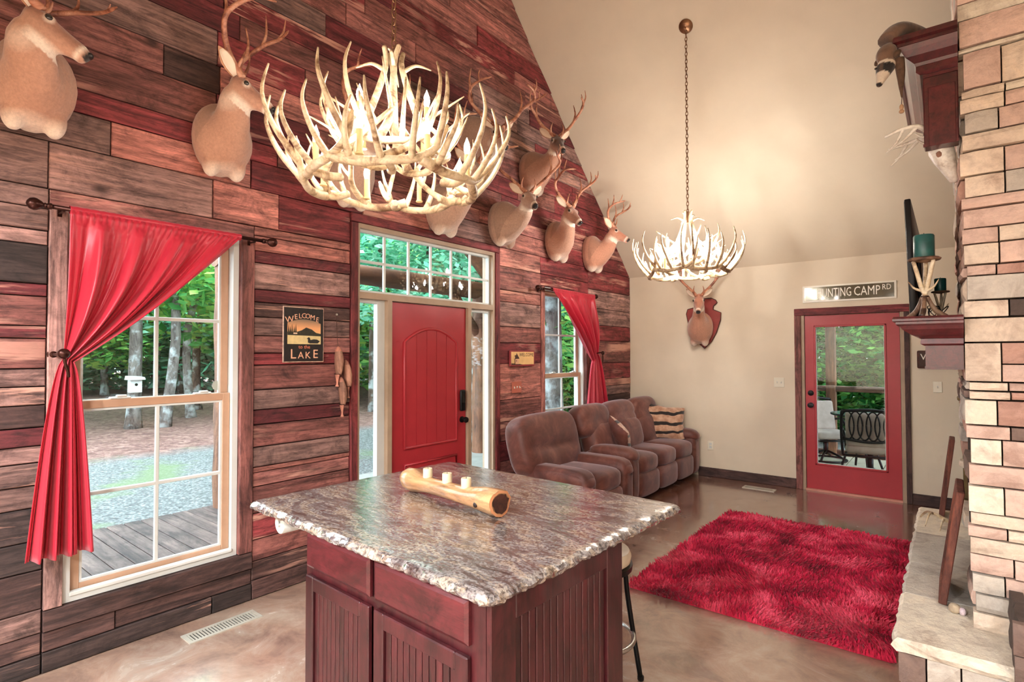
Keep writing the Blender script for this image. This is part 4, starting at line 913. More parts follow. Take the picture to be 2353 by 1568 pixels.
def deer(label, bc, poll, nose, out, side, fur, S=1.0, rack=1.0, spread=1.0, tall=1.0, seed=1, plaque=None, hr=1.0, group=None):
    """bc: centre of the body on the wall; poll, nose: points of the head"""
    rn = random.Random(seed); U = Vector((0, 0, 1)); bc, poll, nose = Vector(bc), Vector(poll), Vector(nose)
    t = thing('deer_mount', label, 'deer mount', tuple(bc), group)
    F = (nose-poll); Lh = max(.26, min(.31, F.length))*hr; F.normalize(); nose = poll+F*Lh; sd = U.cross(F).normalized(); uh = F.cross(sd).normalized()
    Fh = Vector((F.x, F.y, 0)).normalized()
    c0, c1, c2, c3 = bc, bc+out*.20*S+U*.0, poll-U*.26-Fh*.03-uh*.0, poll-uh*.05-F*-.02
    prof = [(0, .15, .215), (.1, .168, .225), (.22, .166, .215), (.36, .132, .172), (.5, .102, .132), (.64, .084, .108), (.78, .074, .092), (.9, .068, .084), (1, .052, .06)]
    R = []; n = 22
    for u, a, b in prof:
        p = c0*(1-u)**3+c1*3*u*(1-u)**2+c2*3*u*u*(1-u)+c3*u**3
        tn = ((c1-c0)*3*(1-u)**2+(c2-c1)*6*u*(1-u)+(c3-c2)*3*u*u).normalized()
        if u == 0: tn = out
        s = side.lerp(sd if sd.dot(side) > 0 else -sd, u).normalized() if False else (side*(1-u)+(sd if sd.dot(side) > 0 else -sd)*u)
        s = (s-tn*s.dot(tn)).normalized(); d = tn.cross(s)
        R.append([p+s*(a*S*math.cos(q*2*PI/n))+d*(b*S*math.sin(q*2*PI/n)) for q in range(n)])
    hp = [(-.10, .03, .035), (0, .050, .056), (.12, .060, .070), (.28, .061, .074), (.42, .052, .066), (.56, .041, .052), (.7, .033, .042), (.84, .031, .037), (.93, .029, .033), (.985, .022, .024), (1.01, .008, .008)]
    top = lambda u: lerp(.034, .018, u)-.02*max(0, u-.3)*(1-u)*2
    HS = 1.12*S; H = [[poll+F*(Lh*u)+uh*(top(u)-b*HS+(-.012 if u > .9 else 0))+sd*(a*HS*math.cos(q*2*PI/16))+uh*(b*HS*math.sin(q*2*PI/16)) for q in range(16)] for u, a, b in hp]
    legs = [ell(bc+out*.10*S+side*(k*.075*S)-U*.165*S, (U, out, side), (.085*S, .07*S, .05*S)) for k in (-1, 1)]
    brow = [ell(poll+F*(Lh*.27)+sd*(k*.045*S)+uh*.008, (F, sd, uh), (.035*S, .02*S, .02*S), 10, 6) for k in (-1, 1)]
    me = fur_mesh([R, H]+legs+brow, .0105, 'body')
    base, face = [sr(*c)[:3] for c in FUR[fur]]; white = sr(240, 222, 204)[:3]; blk = sr(34, 26, 24)[:3]
    mx = lambda a, b, k: tuple(lerp(p, q, max(0, min(1, k))) for p, q in zip(a, b))
    eyes = [poll+F*(Lh*.29)+sd*(k*.067*S)+uh*.006 for k in (-1, 1)]; thr = poll+F*(Lh*.22)-uh*.135
    at = me.color_attributes.new('Col', 'FLOAT_COLOR', 'POINT')
    for i, v in enumerate(me.vertices):
        p = v.co; q = p-poll; a = q.dot(F)/Lh; u = q.dot(uh); s = abs(q.dot(sd)); c = base
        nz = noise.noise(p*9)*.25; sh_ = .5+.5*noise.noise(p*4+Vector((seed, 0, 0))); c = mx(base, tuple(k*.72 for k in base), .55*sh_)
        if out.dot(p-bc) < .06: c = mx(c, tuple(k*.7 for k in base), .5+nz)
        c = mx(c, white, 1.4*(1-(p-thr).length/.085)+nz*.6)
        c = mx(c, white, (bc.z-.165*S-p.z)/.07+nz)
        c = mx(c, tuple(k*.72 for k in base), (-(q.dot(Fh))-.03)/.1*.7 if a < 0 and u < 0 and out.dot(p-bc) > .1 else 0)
        if -.12 < a < 1.1 and s < .09 and -.13 < u < .1:
            c = mx(c, face, min(.85, (u+.05)/.05+nz) if a < .85 else 0)
            c = mx(c, white, min((-.07-u)/.03+nz, (a-.12)/.2))
            for e in eyes: c = mx(c, white, .75*min(1, 2.5*(1-(p-e).length/.030)))
            if a > .8: c = mx(c, white, 1-abs(a-.86)/.06)
            if a > .92: c = mx(c, blk, (a-.92)/.03 if u > -.045 else 0)
        at.data[i].color = (*c, 1)
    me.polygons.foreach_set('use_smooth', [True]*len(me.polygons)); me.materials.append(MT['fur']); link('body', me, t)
    for k, e in zip((-1, 1), eyes): MB().rings(ell(e+sd*k*.001, (F, sd, uh), (.016, .009, .013), 10, 6)).build('eye', MT['eye'], t, True)
    MB().rings(ell(nose-F*.008+uh*(top(1)-.028), (F, sd, uh), (.013, .023, .017), 12, 6)).build('nose', MT['nose'], t, True)
    for k in (-1, 1):
        b = poll+sd*(k*.046*S)+uh*.0-F*.012; d = (sd*k*.85+U*.50-F*.42).normalized(); L_ = .165*S
        g = [(0, .016), (.15, .026), (.35, .038), (.55, .041), (.75, .031), (.9, .016), (1, .003)]
        f_ = (F*.8+sd*k*.2+U*.0); f_ = (f_-d*f_.dot(d)).normalized(); wdir = d.cross(f_)
        def leaf(sc, off, th): return [[b+d*(L_*u)+f_*(off+th*r*math.sin(q*2*PI/12)-.35*r*math.cos(q*2*PI/12)**2*0+.4*r*(math.cos(q*2*PI/12)**2))+wdir*(r*sc*math.cos(q*2*PI/12)) for q in range(12)] for u, r in g]
        eo = MB().rings(leaf(1, 0, .22)).build('ear', MT['furp'], t, True)
        MB().rings([[p for p in rr] for rr in leaf(.78, .006, .18)[:-1]]).build('ear_lining', MT['earin'], eo, True)
    for k in (-1, 1):
        b = poll+sd*(k*.03)+uh*.026+F*.015; V = lambda f, s, u: Fh*(f*rack)+sd*(k*s*rack*spread)+U*(u*rack*tall)
        j = lambda: rn.uniform(.85, 1.15)
        beam = [b, b+V(-.03, .035, .045), b+V(-.055, .11*j(), .12), b+V(-.035, .19*j(), .21), b+V(.05, .225*j(), .275), b+V(.14, .19*j(), .31), b+V(.20, .13*j(), .325)]
        tn = lambda L_, lean: [V(.02+lean*.3, .012, .45*L_*1), V(.02+lean, -.0, L_)]
        antler_mb(beam, [(.13, tn(.10*j(), .02), .012), (.46, tn(.19*j(), -.02), .0135), (.66, tn(.16*j(), 0), .012), (.83, tn(.10*j(), .02), .010)], .021*rack**.5, .008).build('antler', MT['antler_b'], t, True)
        MB().rings(ell(b+U*.004, (U, Fh, sd), (.012, .022, .022), 10, 5)).build('antler_burr', MT['antler_b'], t, True)
    return t
OX, OY = Vector((1, 0, 0)), Vector((0, 1, 0))
PL = lambda x, y, d: px(x, y, 0, X0+d)
GRP = None
def lwdeer(lab, bot, poll, nose, fur, yb=None, zb=None, **kw):
    b = PL(bot[0], bot[1], .05) if bot else Vector((X0, yb, zb)); b.x = X0+.008
    deer(lab, (b.x, b.y if yb is None else yb, b.z+.225*kw.get('S', 1)), PL(*poll), PL(*nose), OX, OY, fur, **kw)
lwdeer('tan deer mount facing the chandelier, above the bronze rod\'s outer end', (72, 305), (80, 30, .34), (204, 122, .42), 'tan', S=1.02, seed=2, rack=1.25, tall=.5)
lwdeer('tan deer mount with tall branching rack above the tall window', (505, 408), (548, 186, .33), (622, 243, .45), 'tan', seed=3, rack=1.08, tall=1.12, spread=.8)
lwdeer('deer mount partly hidden behind the island chandelier above the fish carving', (800, 478), (846, 300, .4), (880, 338, .56), 'pale', seed=4)
lwdeer('white-chested deer mount directly above the front door transom', (1012, 540), (1088, 378, .42), (1122, 408, .60), 'pale', seed=5, rack=.95)
lwdeer('pale-eared deer mount in the upper row beside the island chandelier', None, (1146, 296, .46), (1164, 336, .62), 'pale', 3.78, 3.40, seed=6, rack=1.0, spread=1.15)
lwdeer('dark-faced deer mount highest beside the sloping ceiling', (1218, 446), (1278, 318, .46), (1297, 345, .66), 'dark', seed=7, rack=1.0, spread=1.1)
lwdeer('pale grey-throated deer mount with wide rack near the transom corner', (1150, 566), (1212, 446, .46), (1232, 470, .66), 'pale', seed=8, rack=1.05, spread=1.15)
lwdeer('many-pointed deer mount above the sofa window curtain rod', (1276, 600), (1309, 478, .40), (1335, 508, .56), 'tan', seed=9, rack=1.0)
lwdeer('reddish deer mount in the low corner of the sloping ceiling', (1358, 624), (1408, 526, .36), (1442, 547, .54), 'red', seed=10, rack=.85, spread=.85)
# deer on the arrowhead plaque, back wall
bx_, bz_ = px(1612, 755, 1, Y1-.05).x, px(1612, 755, 1, Y1-.05).z
dm = deer('deer mount on a red arrowhead plaque on the beige wall', (bx_, Y1-.03, bz_), px(1606, 682, 1, Y1-.36), px(1604, 716, 1, Y1-.58), -OY, OX, 'red', S=.95, seed=12, rack=1.0, spread=.95)
ar = [(1621, 801), (1600, 782), (1585, 752), (1579, 722), (1582, 712), (1596, 708), (1604, 700), (1606, 692), (1612, 688), (1636, 686), (1646, 690), (1649, 696), (1641, 704), (1640, 712), (1650, 716), (1658, 719), (1657, 736), (1648, 764), (1636, 786)]
A_ = [px(x, y, 1, Y1) for x, y in ar]
MB().prism(None, [(p.x, Y1-.003, p.z) for p in A_], [(p.x, Y1-.03, p.z) for p in A_]).build('plaque', plain('plaque_wood', sr(150, 58, 52), .5, var=.2), dm)
MB().tube([Vector((p.x, Y1-.028, p.z)) for p in A_]+[Vector((A_[0].x, Y1-.028, A_[0].z))], .006, 6, False).build('plaque_lacing', MT['log_in'], dm)
# ================================================================== FIREPLACE
def stone_mat():
    m, nt, b = newmat('stacked_stone'); v = coord(nt, rnd=True); oi = N(nt, 'ShaderNodeObjectInfo')
    n = noisen(nt, v, 7, 6, .65, .8); n2 = noisen(nt, v, 45, 5, .7)
    c = mixc(nt, 1.0, oi.outputs['Color'], ramp(nt, n, [(.3, (.66, .6, .58)), (.5, (1, 1, 1)), (.72, (1.14, 1.12, 1.08))]), 'MULTIPLY')
    c = mixc(nt, .4, c, ramp(nt, n2, [(.3, (.7, .66, .64)), (.6, (1.05, 1.05, 1.05))]), 'MULTIPLY')
    nt.links.new(c, b.inputs['Base Color']); b.inputs['Roughness'].default_value = .85; bump(nt, b, n2, .5, .012); return m
MT['stone'] = stone_mat()
SCOL = {'c': (232, 212, 192), 'p': (222, 190, 175), 'g': (204, 194, 182), 'r': (196, 154, 138), 'd': (126, 104, 95), 'w': (237, 225, 206), 'k': (86, 72, 66)}
FX, FY, FY2 = .062, 3.12, 5.0
rs = random.Random(14)
fp = thing('stone_fireplace', 'floor to ceiling stacked tan stone fireplace with a raised hearth', 'fireplace', (.4, 4.0, 0))
MB().box((FX+.03, FY+.03, 0), (1.0, FY2, zceil(FY2)-.0)).build('masonry_core', plain('mortar', sr(70, 58, 50), .95), fp)
def stone(a, b, axis, sgn, c, nm='stone', amp=.012, dx=0):
    o = MB().rough(a, b, axis, sgn, amp, rs).build(nm, MT['stone'], fp); k = sr(*SCOL[c]); v = rs.uniform(.88, 1.08); o.color = (k[0]*v, k[1]*v, k[2]*v, 1); return o
zpx = lambda y: px(2255, y, 1, FY).z
# rows: y of the top and bottom edge in the photo, stones beside the corner: F = one long stone, else split; then colours
ROWS = [(-60, 0, 'F', 'p'), (0, 40, 'F', 'w'), (41, 104, 'F', 'p'), (105, 118, 'F', 'w'), (119, 203, 'S', 'pc'), (204, 224, 'S', 'cw'), (225, 259, 'S', 'cp'), (260, 307, 'S', 'gp'), (308, 346, 'F', 'c'), (347, 402, 'S', 'cp'), (403, 452, 'S', 'cg'), (453, 479, 'F', 'p'), (480, 524, 'F', 'p'), (525, 561, 'S', 'pc'), (562, 609, 'S', 'cp'), (610, 634, 'S', 'pr'), (635, 690, 'F', 'g'), (691, 730, 'S', 'ck'), (731, 787, 'F', 'c'), (788, 877, 'T', 'cpr'), (878, 898, 'S', 'cp'), (899, 918, 'S', 'cr'), (919, 976, 'S', 'wr'), (977, 1007, 'S', 'pd'), (1008, 1066, 'S', 'wp'), (1067, 1114, 'F', 'p'), (1115, 1176, 'S', 'wp'), (1177, 1206, 'F', 'c'), (1207, 1233, 'S', 'pc'), (1234, 1272, 'F', 'c'), (1273, 1316, 'S', 'pp'), (1317, 1360, 'S', 'gp'), (1361, 1402, 'F', 'g'), (1403, 1446, 'S', 'cg')]
for ri, (ya, yb, k, cs) in enumerate(ROWS):
    z1, z0 = zpx(ya)-.003, zpx(yb)+.003
    j = rs.uniform(-.012, .012); sp = .172+rs.uniform(-.02, .03)
    if k == 'F': segs = [(FX+j, .5+rs.uniform(-.1, .1), z0, z1, cs[0])]; nxt = segs[0][1]
    elif k == 'S': segs = [(FX+j, sp, z0, z1, cs[0]), (sp+.006, .48+rs.uniform(-.1, .1), z0+rs.uniform(-.002, .002), z1, cs[1])]; nxt = segs[1][1]
    else:
        zm = lerp(z0, z1, .45); segs = [(FX+j, sp, z0, z1, cs[0]), (sp+.006, .45, z0, zm-.003, cs[1]), (sp+.006, .45, zm+.003, z1, cs[2])]; nxt = .45
    segs.append((nxt+.006, 1.0, z0, z1, rs.choice('cpgw')))
    pr = rs.uniform(0, .018)
    for q, (xa, xb, za, zb, c) in enumerate(segs):
        o = stone((xa, FY-.02-pr-rs.uniform(0, .012), za), (xb, FY+.04, zb), 1, -1, c)
    y = FY+.045; q = 0                                     # courses along the front, above the hearth
    while y < FY2-.02:
        y2 = min(FY2, y+rs.uniform(.36, .75))
        if FY2-y2 < .12: y2 = FY2
        if not (z0 < 1.15 and y2 > 3.62 and y < 4.5):    # opening of the firebox
            stone((FX-.012-rs.uniform(0, .018), y, z0), (FX+.04, y2-.006, z1), 0, -1, rs.choice('cpgrd' if z0 < 1.6 else 'cpgr'))
        y = y2
# upper courses out of frame, up to the ceiling
z = zpx(-60)+.003
while z < 4.4:
    z2 = z+rs.uniform(.16, .24)
    for xa, xb in ((FX, .33), (.336, .66), (.666, 1.0)): stone((xa, FY-.03, z), (xb, FY+.04, z2-.006), 1, -1, rs.choice('cpwg'))
    y = FY+.045
    while y < FY2-.02: stone((FX-.02, y, z), (FX+.04, min(FY2, y+.45)-.006, z2-.006), 0, -1, rs.choice('cpwg')); y += .45
    z = z2
# hearth: slabs on coursed stone
HZ = .42; hx0, hy0, hy1 = -.2, 2.78, 5.24
for a, b, c in ((hy0, 3.33, 'w'), (3.338, 3.84, 'g'), (3.848, 4.5, 'g'), (4.508, hy1, 'w')):
    rn = random.Random(int(a*100)); P = []
    for (xa, ya), (xb, yb), n in (((hx0, a), (hx0+.36+.1, a), 12), ((hx0+.46, a), (hx0+.46, b), 2), ((hx0+.46, b), (hx0, b), 6), ((hx0, b), (hx0, a), 16)):
        for k in range(n): P.append(Vector((lerp(xa, xb, k/n), lerp(ya, yb, k/n), 0)))
    R = []; cx, cy = hx0+.2, (a+b)/2
    ed = lambda p: (abs(p.x-hx0) < .01) or (abs(p.y-hy0) < .01)
    for z, ins, am in ((HZ, .010, .004), (HZ-.012, -.002, .008), (HZ-.035, -.004, .010), (HZ-.055, .006, .006), (HZ-.058, .02, 0)):
        R.append([Vector((p.x+(ins+rn.uniform(-am, am) if abs(p.x-hx0) < .01 else 0), p.y+(ins+rn.uniform(-am, am) if abs(p.y-hy0) < .01 else 0), z+(rn.uniform(-.003, .003) if 0 < am < .01 and z < HZ else 0))) for p in P])
    o = MB().rings(R).build('hearth_slab', MT['stone'], fp, False); k = sr(*SCOL[c]); o.color = k
MB().box((hx0+.06, hy0+.05, 0), (.2, hy1-.03, HZ-.058)).build('hearth_core', MT['sheath'], fp)
for z0, z1, xs_ in ((.235, .358, [-.185, -.09, .02, .16]), (.12, .23, [-.18, .05, .16]), (.002, .115, [-.185, -.06, .08, .16])):
    for k in range(len(xs_)-1): stone((xs_[k], hy0+.01, z0), (xs_[k+1]-.006, hy0+.07, z1), 1, -1, rs.choice('pdgp'))
    y = hy0+.075
    while y < hy1-.05: stone((hx0+.015, y, z0), (hx0+.07, min(hy1-.02, y+.4)-.006, z1), 0, -1, rs.choice('pdgc')); y += .4
# dark pier of burnt-brown stones beside the hearth
MB().box((.2, 2.72, 0), (.75, FY-.05, .6)).build('pier_core', MT['sheath'], fp)
for z0, z1, xs_ in ((.5, .615, [.165, .33, .75]), (.39, .495, [.168, .42, .75]), (.26, .385, [.17, .3, .55, .75]), (.13, .255, [.168, .4, .75]), (.002, .125, [.17, .35, .75])):
    for k in range(len(xs_)-1): stone((xs_[k], 2.69, z0), (xs_[k+1]-.006, 2.74, z1), 1, -1, rs.choice('kkdd'), amp=.016)
    y = 2.745
    while y < FY-.05: stone((.168, y, z0), (.22, min(FY-.04, y+.2)-.006, z1), 0, -1, 'k'); y += .2
# firebox
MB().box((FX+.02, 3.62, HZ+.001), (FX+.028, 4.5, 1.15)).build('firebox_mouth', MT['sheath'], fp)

# ---- mantels
MT['mantel'] = wood('mantel_cherry', sr(112, 38, 42), sr(82, 26, 32), 'y', .35, False, 18, 1.6, .1, .3)
def mantel(name, label, ya, yb, zt, prof, box, ropez):
    """prof: outer profile (x out from the stone, z) of the moulding; box: (depth, z0, z1)"""
    t = thing(name, label, 'mantel', (FX, (ya+yb)/2, box[1]))
    xb = FX-.012
    for nm, pr in prof:
        R = []
        for s, y in ((1, ya), (-1, yb)):
            R.append([(Vector((xb-d, y-s*(d-pr[0][2] if len(pr[0]) > 2 else 0), z))) for d, z, *_ in pr])
        # moulding runs along the front and returns on both ends
        path = []
        for d, z, *_ in pr: path.append([Vector((xb, ya-d+box[0], z)), Vector((xb-d, ya-d+box[0], z)), Vector((xb-d, yb+d-box[0], z)), Vector((xb, yb+d-box[0], z))])
        vs = [p for r in path for p in r]; fs = []
        m = len(path)
        for i in range(m-1):
            for j in range(3): fs.append((i*4+j, i*4+j+1, (i+1)*4+j+1, (i+1)*4+j))
        fs += [(0, 1, 2, 3), ((m-1)*4+3, (m-1)*4+2, (m-1)*4+1, (m-1)*4)]
        MB().add(vs, fs).build(nm, MT['mantel'], t)
    if box[3]: MB().box((xb-box[0], ya, box[3]), (xb, yb, box[2])).build('mantel_box', MT['mantel'], t); MB().rbox((xb-box[0], ya-.003, box[1]), (xb, ya+.075, box[3]), .004, 1).build('corbel', MT['mantel'], t); MB().rbox((xb-box[0]+.018, ya-.006, box[1]+.0), (xb-.01, ya-.002, box[3]-.05), .002, 1).build('corbel_panel', MT['mantel'], t)
    else: MB().box((xb-box[0], ya, box[1]), (xb, yb, box[2])).build('mantel_box', MT['mantel'], t)
    e = .014
    for a, b in (((xb-box[0]-.003, ya-.004, box[1]), (xb, ya, box[1]+e)),): MB().box(a, b).build('lower_bead', MT['mantel'], t)
    y = None
    d = box[0]+.012; xx = xb-.004; k = 0
    rp_ = MB()
    while xx > xb-d+.0:
        rp_.rbox((xx-.007, ya-.014, ropez-.006), (xx, ya-.002, ropez+.006), .003, 1); xx -= .0115
    yy = ya
    while yy < yb: rp_.rbox((xb-d-.004, yy, ropez-.006), (xb-d+.008, yy+.007, ropez+.006), .003, 1); yy += .0115
    o = rp_.build('rope_beading', MT['mantel'], t); o['kind'] = 'stuff'
    return t
w = .135
mantel('mantel_shelf', 'dark cherry mantel shelf with rope beading holding the green candles', FY+.0, 4.95, 1.76,
       [('shelf_top', [(.245, 1.762), (.25, 1.752), (.25, 1.742), (.238, 1.738), (.238, 1.728), (.232, 1.722)]), ('crown', [(.225, 1.723), (.215, 1.705), (.185, 1.682), (.16, 1.672), (.15, 1.664)]), ('bed_mould', [(.15, 1.662), (.152, 1.64), (.14, 1.632)])], (w, 1.524, 1.70, 0), 1.652)
mantel('mantel_cabinet', 'cherry red crown-moulded cabinet high on the stone fireplace', FY+.0, 4.08, 3.04,
       [('cap', [(.225, 3.04), (.23, 3.028), (.23, 3.015), (.215, 3.008), (.215, 2.995)]), ('crown', [(.21, 2.997), (.20, 2.975), (.185, 2.95), (.155, 2.925), (.15, 2.912)]), ('bed_mould', [(.148, 2.912), (.15, 2.885), (.135, 2.874)])], (.125, 2.54, 2.93, 2.86), 2.90)
# ---- things on and round the mantel
def candle_stand(c, S, label, clabel):
    c = Vector(c); t = thing('antler_candlestick', label, 'candlestick', tuple(c)); rn = random.Random(int(S*10))
    for k in range(3):
        a = k*2*PI/3+.4; o = Vector((math.cos(a), math.sin(a), 0))
        MB().tube(crom([c+o*.105*S+Vector((0, 0, .008)), c+o*.05*S+Vector((0, 0, .05*S)), c+o*.012*S+Vector((0, 0, .125*S))]), [.014*S, .015*S, .015*S, .015*S, .015*S, .015*S, .014*S, .014*S, .013*S, .012*S, .012*S, .012*S, .012*S][:13], 8).build('leg', MT['antler_dk'], t, True)
        antler_mb([c+o*.01*S+Vector((0, 0, .12*S)), c-o*.015*S+Vector((0, 0, .18*S)), c-o*.04*S+Vector((0, 0, .28*S)), c-o*.055*S+Vector((0, 0, .335*S))], [(.25, [-o*.045*S+Vector((0, 0, .02*S)), -o*.075*S+Vector((0, 0, .06*S))], .009*S)], .013*S, .010*S).build('upright', MT['antler_w'], t, True)
    MB().tube([c+Vector((.016*S*math.cos(q*PI/8), .016*S*math.sin(q*PI/8), .128*S)) for q in range(17)], .005*S, 6, False).build('binding', MT['log_in'], t, True)
    MB().lathe([(.02*S, .325*S), (.075*S, .335*S), (.08*S, .345*S), (.07*S, .352*S), (.001, .35*S)], c, 16).build('cup', MT['antler_dk'], t, True, 40)
    w = thing('pillar_candle', clabel, 'candle', tuple(c+Vector((0, 0, .351*S))))
    MB().lathe([(.048*S, .351*S), (.05*S, .356*S), (.05*S, .475*S), (.046*S, .482*S), (.02*S, .478*S), (.001, .476*S)], c, 26).build('wax', MT['gwax'], w, True, 40)
    MB().tube([c+Vector((0, 0, .475*S)), c+Vector((.001, 0, .495*S))], .0014, 5).build('wick', MT['black'], w)
MT['antler_dk'] = antler_mat('dark_antler', sr(130, 98, 78), sr(64, 44, 36), sr(178, 146, 118))
MT['gwax'] = plain('green_wax', sr(34, 92, 88), .35, var=.35, scale=14)
cz = 1.763
candle_stand((-.088, 3.30, cz), .84, 'antler candlestick near the end of the mantel shelf', 'teal green pillar candle on the taller antler candlestick')
candle_stand((-.035, 4.05, cz), .56, 'small antler candlestick beside the black cables', 'dark green pillar candle on the small antler candlestick')
tv = thing('television', 'thin black flat-panel television seen edge-on above the mantel shelf', 'television', (-.125, 3.9, cz))
Mt = Matrix.Translation((-.142, 3.48, cz+.005)) @ Matrix.Rotation(math.radians(-1.6), 4, 'Y')
MB().rbox((-.012, 0, .0), (.016, 1.1, .63), .006, 2, Mt).build('panel', MT['black'], tv, True, 40)
MB().rbox((.016, .3, .14), (.034, .8, .45), .01, 2, Mt).build('rear_housing', MT['black'], tv, True, 40)
MB().rbox((-.0135, .01, .01), (-.012, 1.09, .62), .0005, 1, Mt).build('screen', plain('screen_glass', sr(10, 10, 12), .08), tv)
MB().rbox((-.05, .4, -.0), (.03, .7, .006), .003, 1, Mt).build('foot', MT['black'], tv)
mb = MB(); rn = random.Random(4)
t = thing('cable_tangle', 'loose tangle of black cables on the mantel shelf', 'cable', (.0, 3.75, cz))
for k in range(6):
    c = Vector((-.045+rn.uniform(-.02, .015), 3.7+rn.uniform(-.1, .15), cz+.05)); r = rn.uniform(.025, .045)
    MB().tube([c+Vector((r*.8*math.cos(q*PI/12+k), r*.6*math.sin(q*PI/12+k)*(.3+.2*k), r*math.sin(q*PI/12)*1.0-.0)) for q in range(24)], .0022, 5).build('cable', MT['black'], t, True)
MB().rbox((-.06, 3.6, cz+.001), (.02, 3.85, cz+.02), .004, 1).build('cable_box', MT['black'], t)
# ---- raccoon pelt draped over the cabinet
MT['racc'] = plain('raccoon_fur', sr(92, 68, 52), .9, var=.35, scale=50)
def pelt():
    z0 = 3.042; t = thing('raccoon_pelt', 'raccoon fur pelt with masked face hanging over the cabinet corner', 'fur pelt', (-.13, 3.14, z0))
    hd = px(2030, 150, 1, 3.03); hd = Vector((hd.x+.01, 3.03, hd.z-.01))
    body = crom([(-.02, 3.55, z0+.045), (-.06, 3.35, z0+.055), (-.11, 3.2, z0+.06), (-.165, 3.09, z0+.055), (-.205, 3.045, z0+.005)], 5); m = len(body)-1
    R = []; n = 14
    for i, p in enumerate(body):
        u = i/m; r = lerp(.05, .038, u); tn = (body[min(i+1, m)]-body[max(i-1, 0)]).normalized(); s = tn.cross(Vector((0, 0, 1))).normalized(); d = s.cross(tn)
        R.append([p+s*(r*1.3*math.cos(q*2*PI/n))+d*(r*.95*math.sin(q*2*PI/n)) for q in range(n)])
    F = Vector((-.25, -.35, -.9)).normalized(); sd = Vector((1, -.45, 0)).normalized(); uh = sd.cross(F)
    if uh.y > 0: uh = -uh
    H = [[hd+F*l+sd*(a*math.cos(q*2*PI/12))+uh*(b*math.sin(q*2*PI/12)) for q in range(12)] for l, a, b in ((-.055, .02, .022), (-.03, .036, .034), (.005, .042, .036), (.04, .031, .028), (.075, .02, .02), (.105, .013, .013), (.112, .006, .006))]
    me = fur_mesh([R, H, ell(hd.lerp(body[-1], .5), (F, sd, uh), (.05, .042, .04))], .006, 'body')
    at = me.color_attributes.new('Col', 'FLOAT_COLOR', 'POINT')
    br, bk, wh = [sr(*c)[:3] for c in ((112, 84, 66), (34, 27, 26), (214, 198, 180))]
    for i, v in enumerate(me.vertices):
        q = v.co-hd; l = q.dot(F); c = tuple(lerp(a, b, .5+.5*math.sin(v.co.y*60+noise.noise(v.co*30)*2)) for a, b in zip(br, (br[0]*.45, br[1]*.42, br[2]*.4)))
        if l > -.04 and q.length < .11:
            c = br if l < -.012 else (wh if l < .004 else bk)
            if l > .004 and abs(q.dot(sd)) < .008: c = tuple(k*.6 for k in br)
            if l > .045: c = wh
            if l > .098: c = bk
        at.data[i].color = (*c, 1)
    me.polygons.foreach_set('use_smooth', [True]*len(me.polygons)); me.materials.append(MT['fur']); link('body', me, t)
    for k in (-1, 1):
        MB().rings(ell(hd-F*.04+sd*(k*.04)+uh*.012, (F, sd, uh), (.022, .018, .01), 10, 6)).build('ear', MT['racc'], t, True)
        MB().rings(ell(hd+F*.02+sd*(k*.024)+uh*.03, (F, sd, uh), (.006, .006, .005), 8, 5)).build('eye', MT['eye'], t, True)
    p = hd+Vector((.055, .0, -.06)); MB().tube(crom([hd+Vector((.05, 0, .02)), p, p+Vector((.0, 0, -.06)), p+Vector((.002, 0, -.10))], 4), [.02, .02, .019, .018, .016, .014, .012, .010, .008, .006, .005, .004, .003], 10).build('paw', MT['racc'], t, True)
    MB().tube([p+Vector((.002, 0, -.10)), p+Vector((.0, 0, -.14))], .0015, 5).build('thong', MT['log_in'], t)
    MB().rings(ell(p+Vector((0, 0, -.145)), (Vector((0, 0, 1)), OX, OY), (.014, .009, .009), 10, 6)).rings(ell(p+Vector((0, 0, -.165)), (Vector((0, 0, 1)), OX, OY), (.009, .011, .011), 10, 6)).build('bead', plain('bone_bead', sr(190, 150, 116), .5), t, True)
pelt()
# ---- white European skull mount on the stone
def skull():
    c = px(2160, 345, 1, 3.24); t = thing('deer_skull_mount', 'bleached white deer skull with antlers on the stone fireplace', 'skull mount', (c.x, 3.24, c.z))
    top = Vector((c.x+.0, 3.24, c.z+.01)); tip = px(2203, 418, 1, 3.26); tip = Vector((tip.x-.012, 3.26, tip.z)); F = (tip-top).normalized(); L_ = (tip-top).length
    sd = OY; uh = sd.cross(F).normalized()
    if uh.x > 0: uh = -uh
    hp = [(-.26, .02, .02), (-.15, .046, .04), (.05, .058, .05), (.3, .058, .045), (.5, .042, .036), (.75, .028, .026), (.95, .02, .018), (1.0, .008, .007)]
    H = [[top+F*(L_*u)+sd*(a*math.cos(q*2*PI/14))+uh*(b*math.sin(q*2*PI/14)) for q in range(14)] for u, a, b in hp]
    MB().rings(H).build('skull', MT['antler_s'], t, True)
    for k in (-1, 1):
        e = top+F*(L_*.22)+sd*(k*.046)+uh*.012
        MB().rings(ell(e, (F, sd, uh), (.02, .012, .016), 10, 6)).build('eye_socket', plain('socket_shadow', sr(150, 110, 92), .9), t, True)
        b = top-F*.02+sd*(k*.03)+uh*.015; V = lambda f, s, u: -OX*f+OY*(k*s)+Vector((0, 0, u))
        antler_mb([b, b+V(.02, .03, .05), b+V(.06, .07, .075), b+V(.12, .09, .07), b+V(.185, .07, .055)], [(.2, [V(.03, 0, .0), V(.06, -.01, .03)], .009), (.5, [V(.05, .0, -.05), V(.10, 0, -.08)], .009), (.72, [V(.03, 0, -.06), V(.07, 0, -.10)], .008)], .016, .006).build('antler', MT['antler_s'], t, True)
    MB().tube([top+Vector((.02, 0, .03)), top+Vector((.05, 0, .06))], .002, 5).build('hanging_wire', MT['black'], t)
skull()
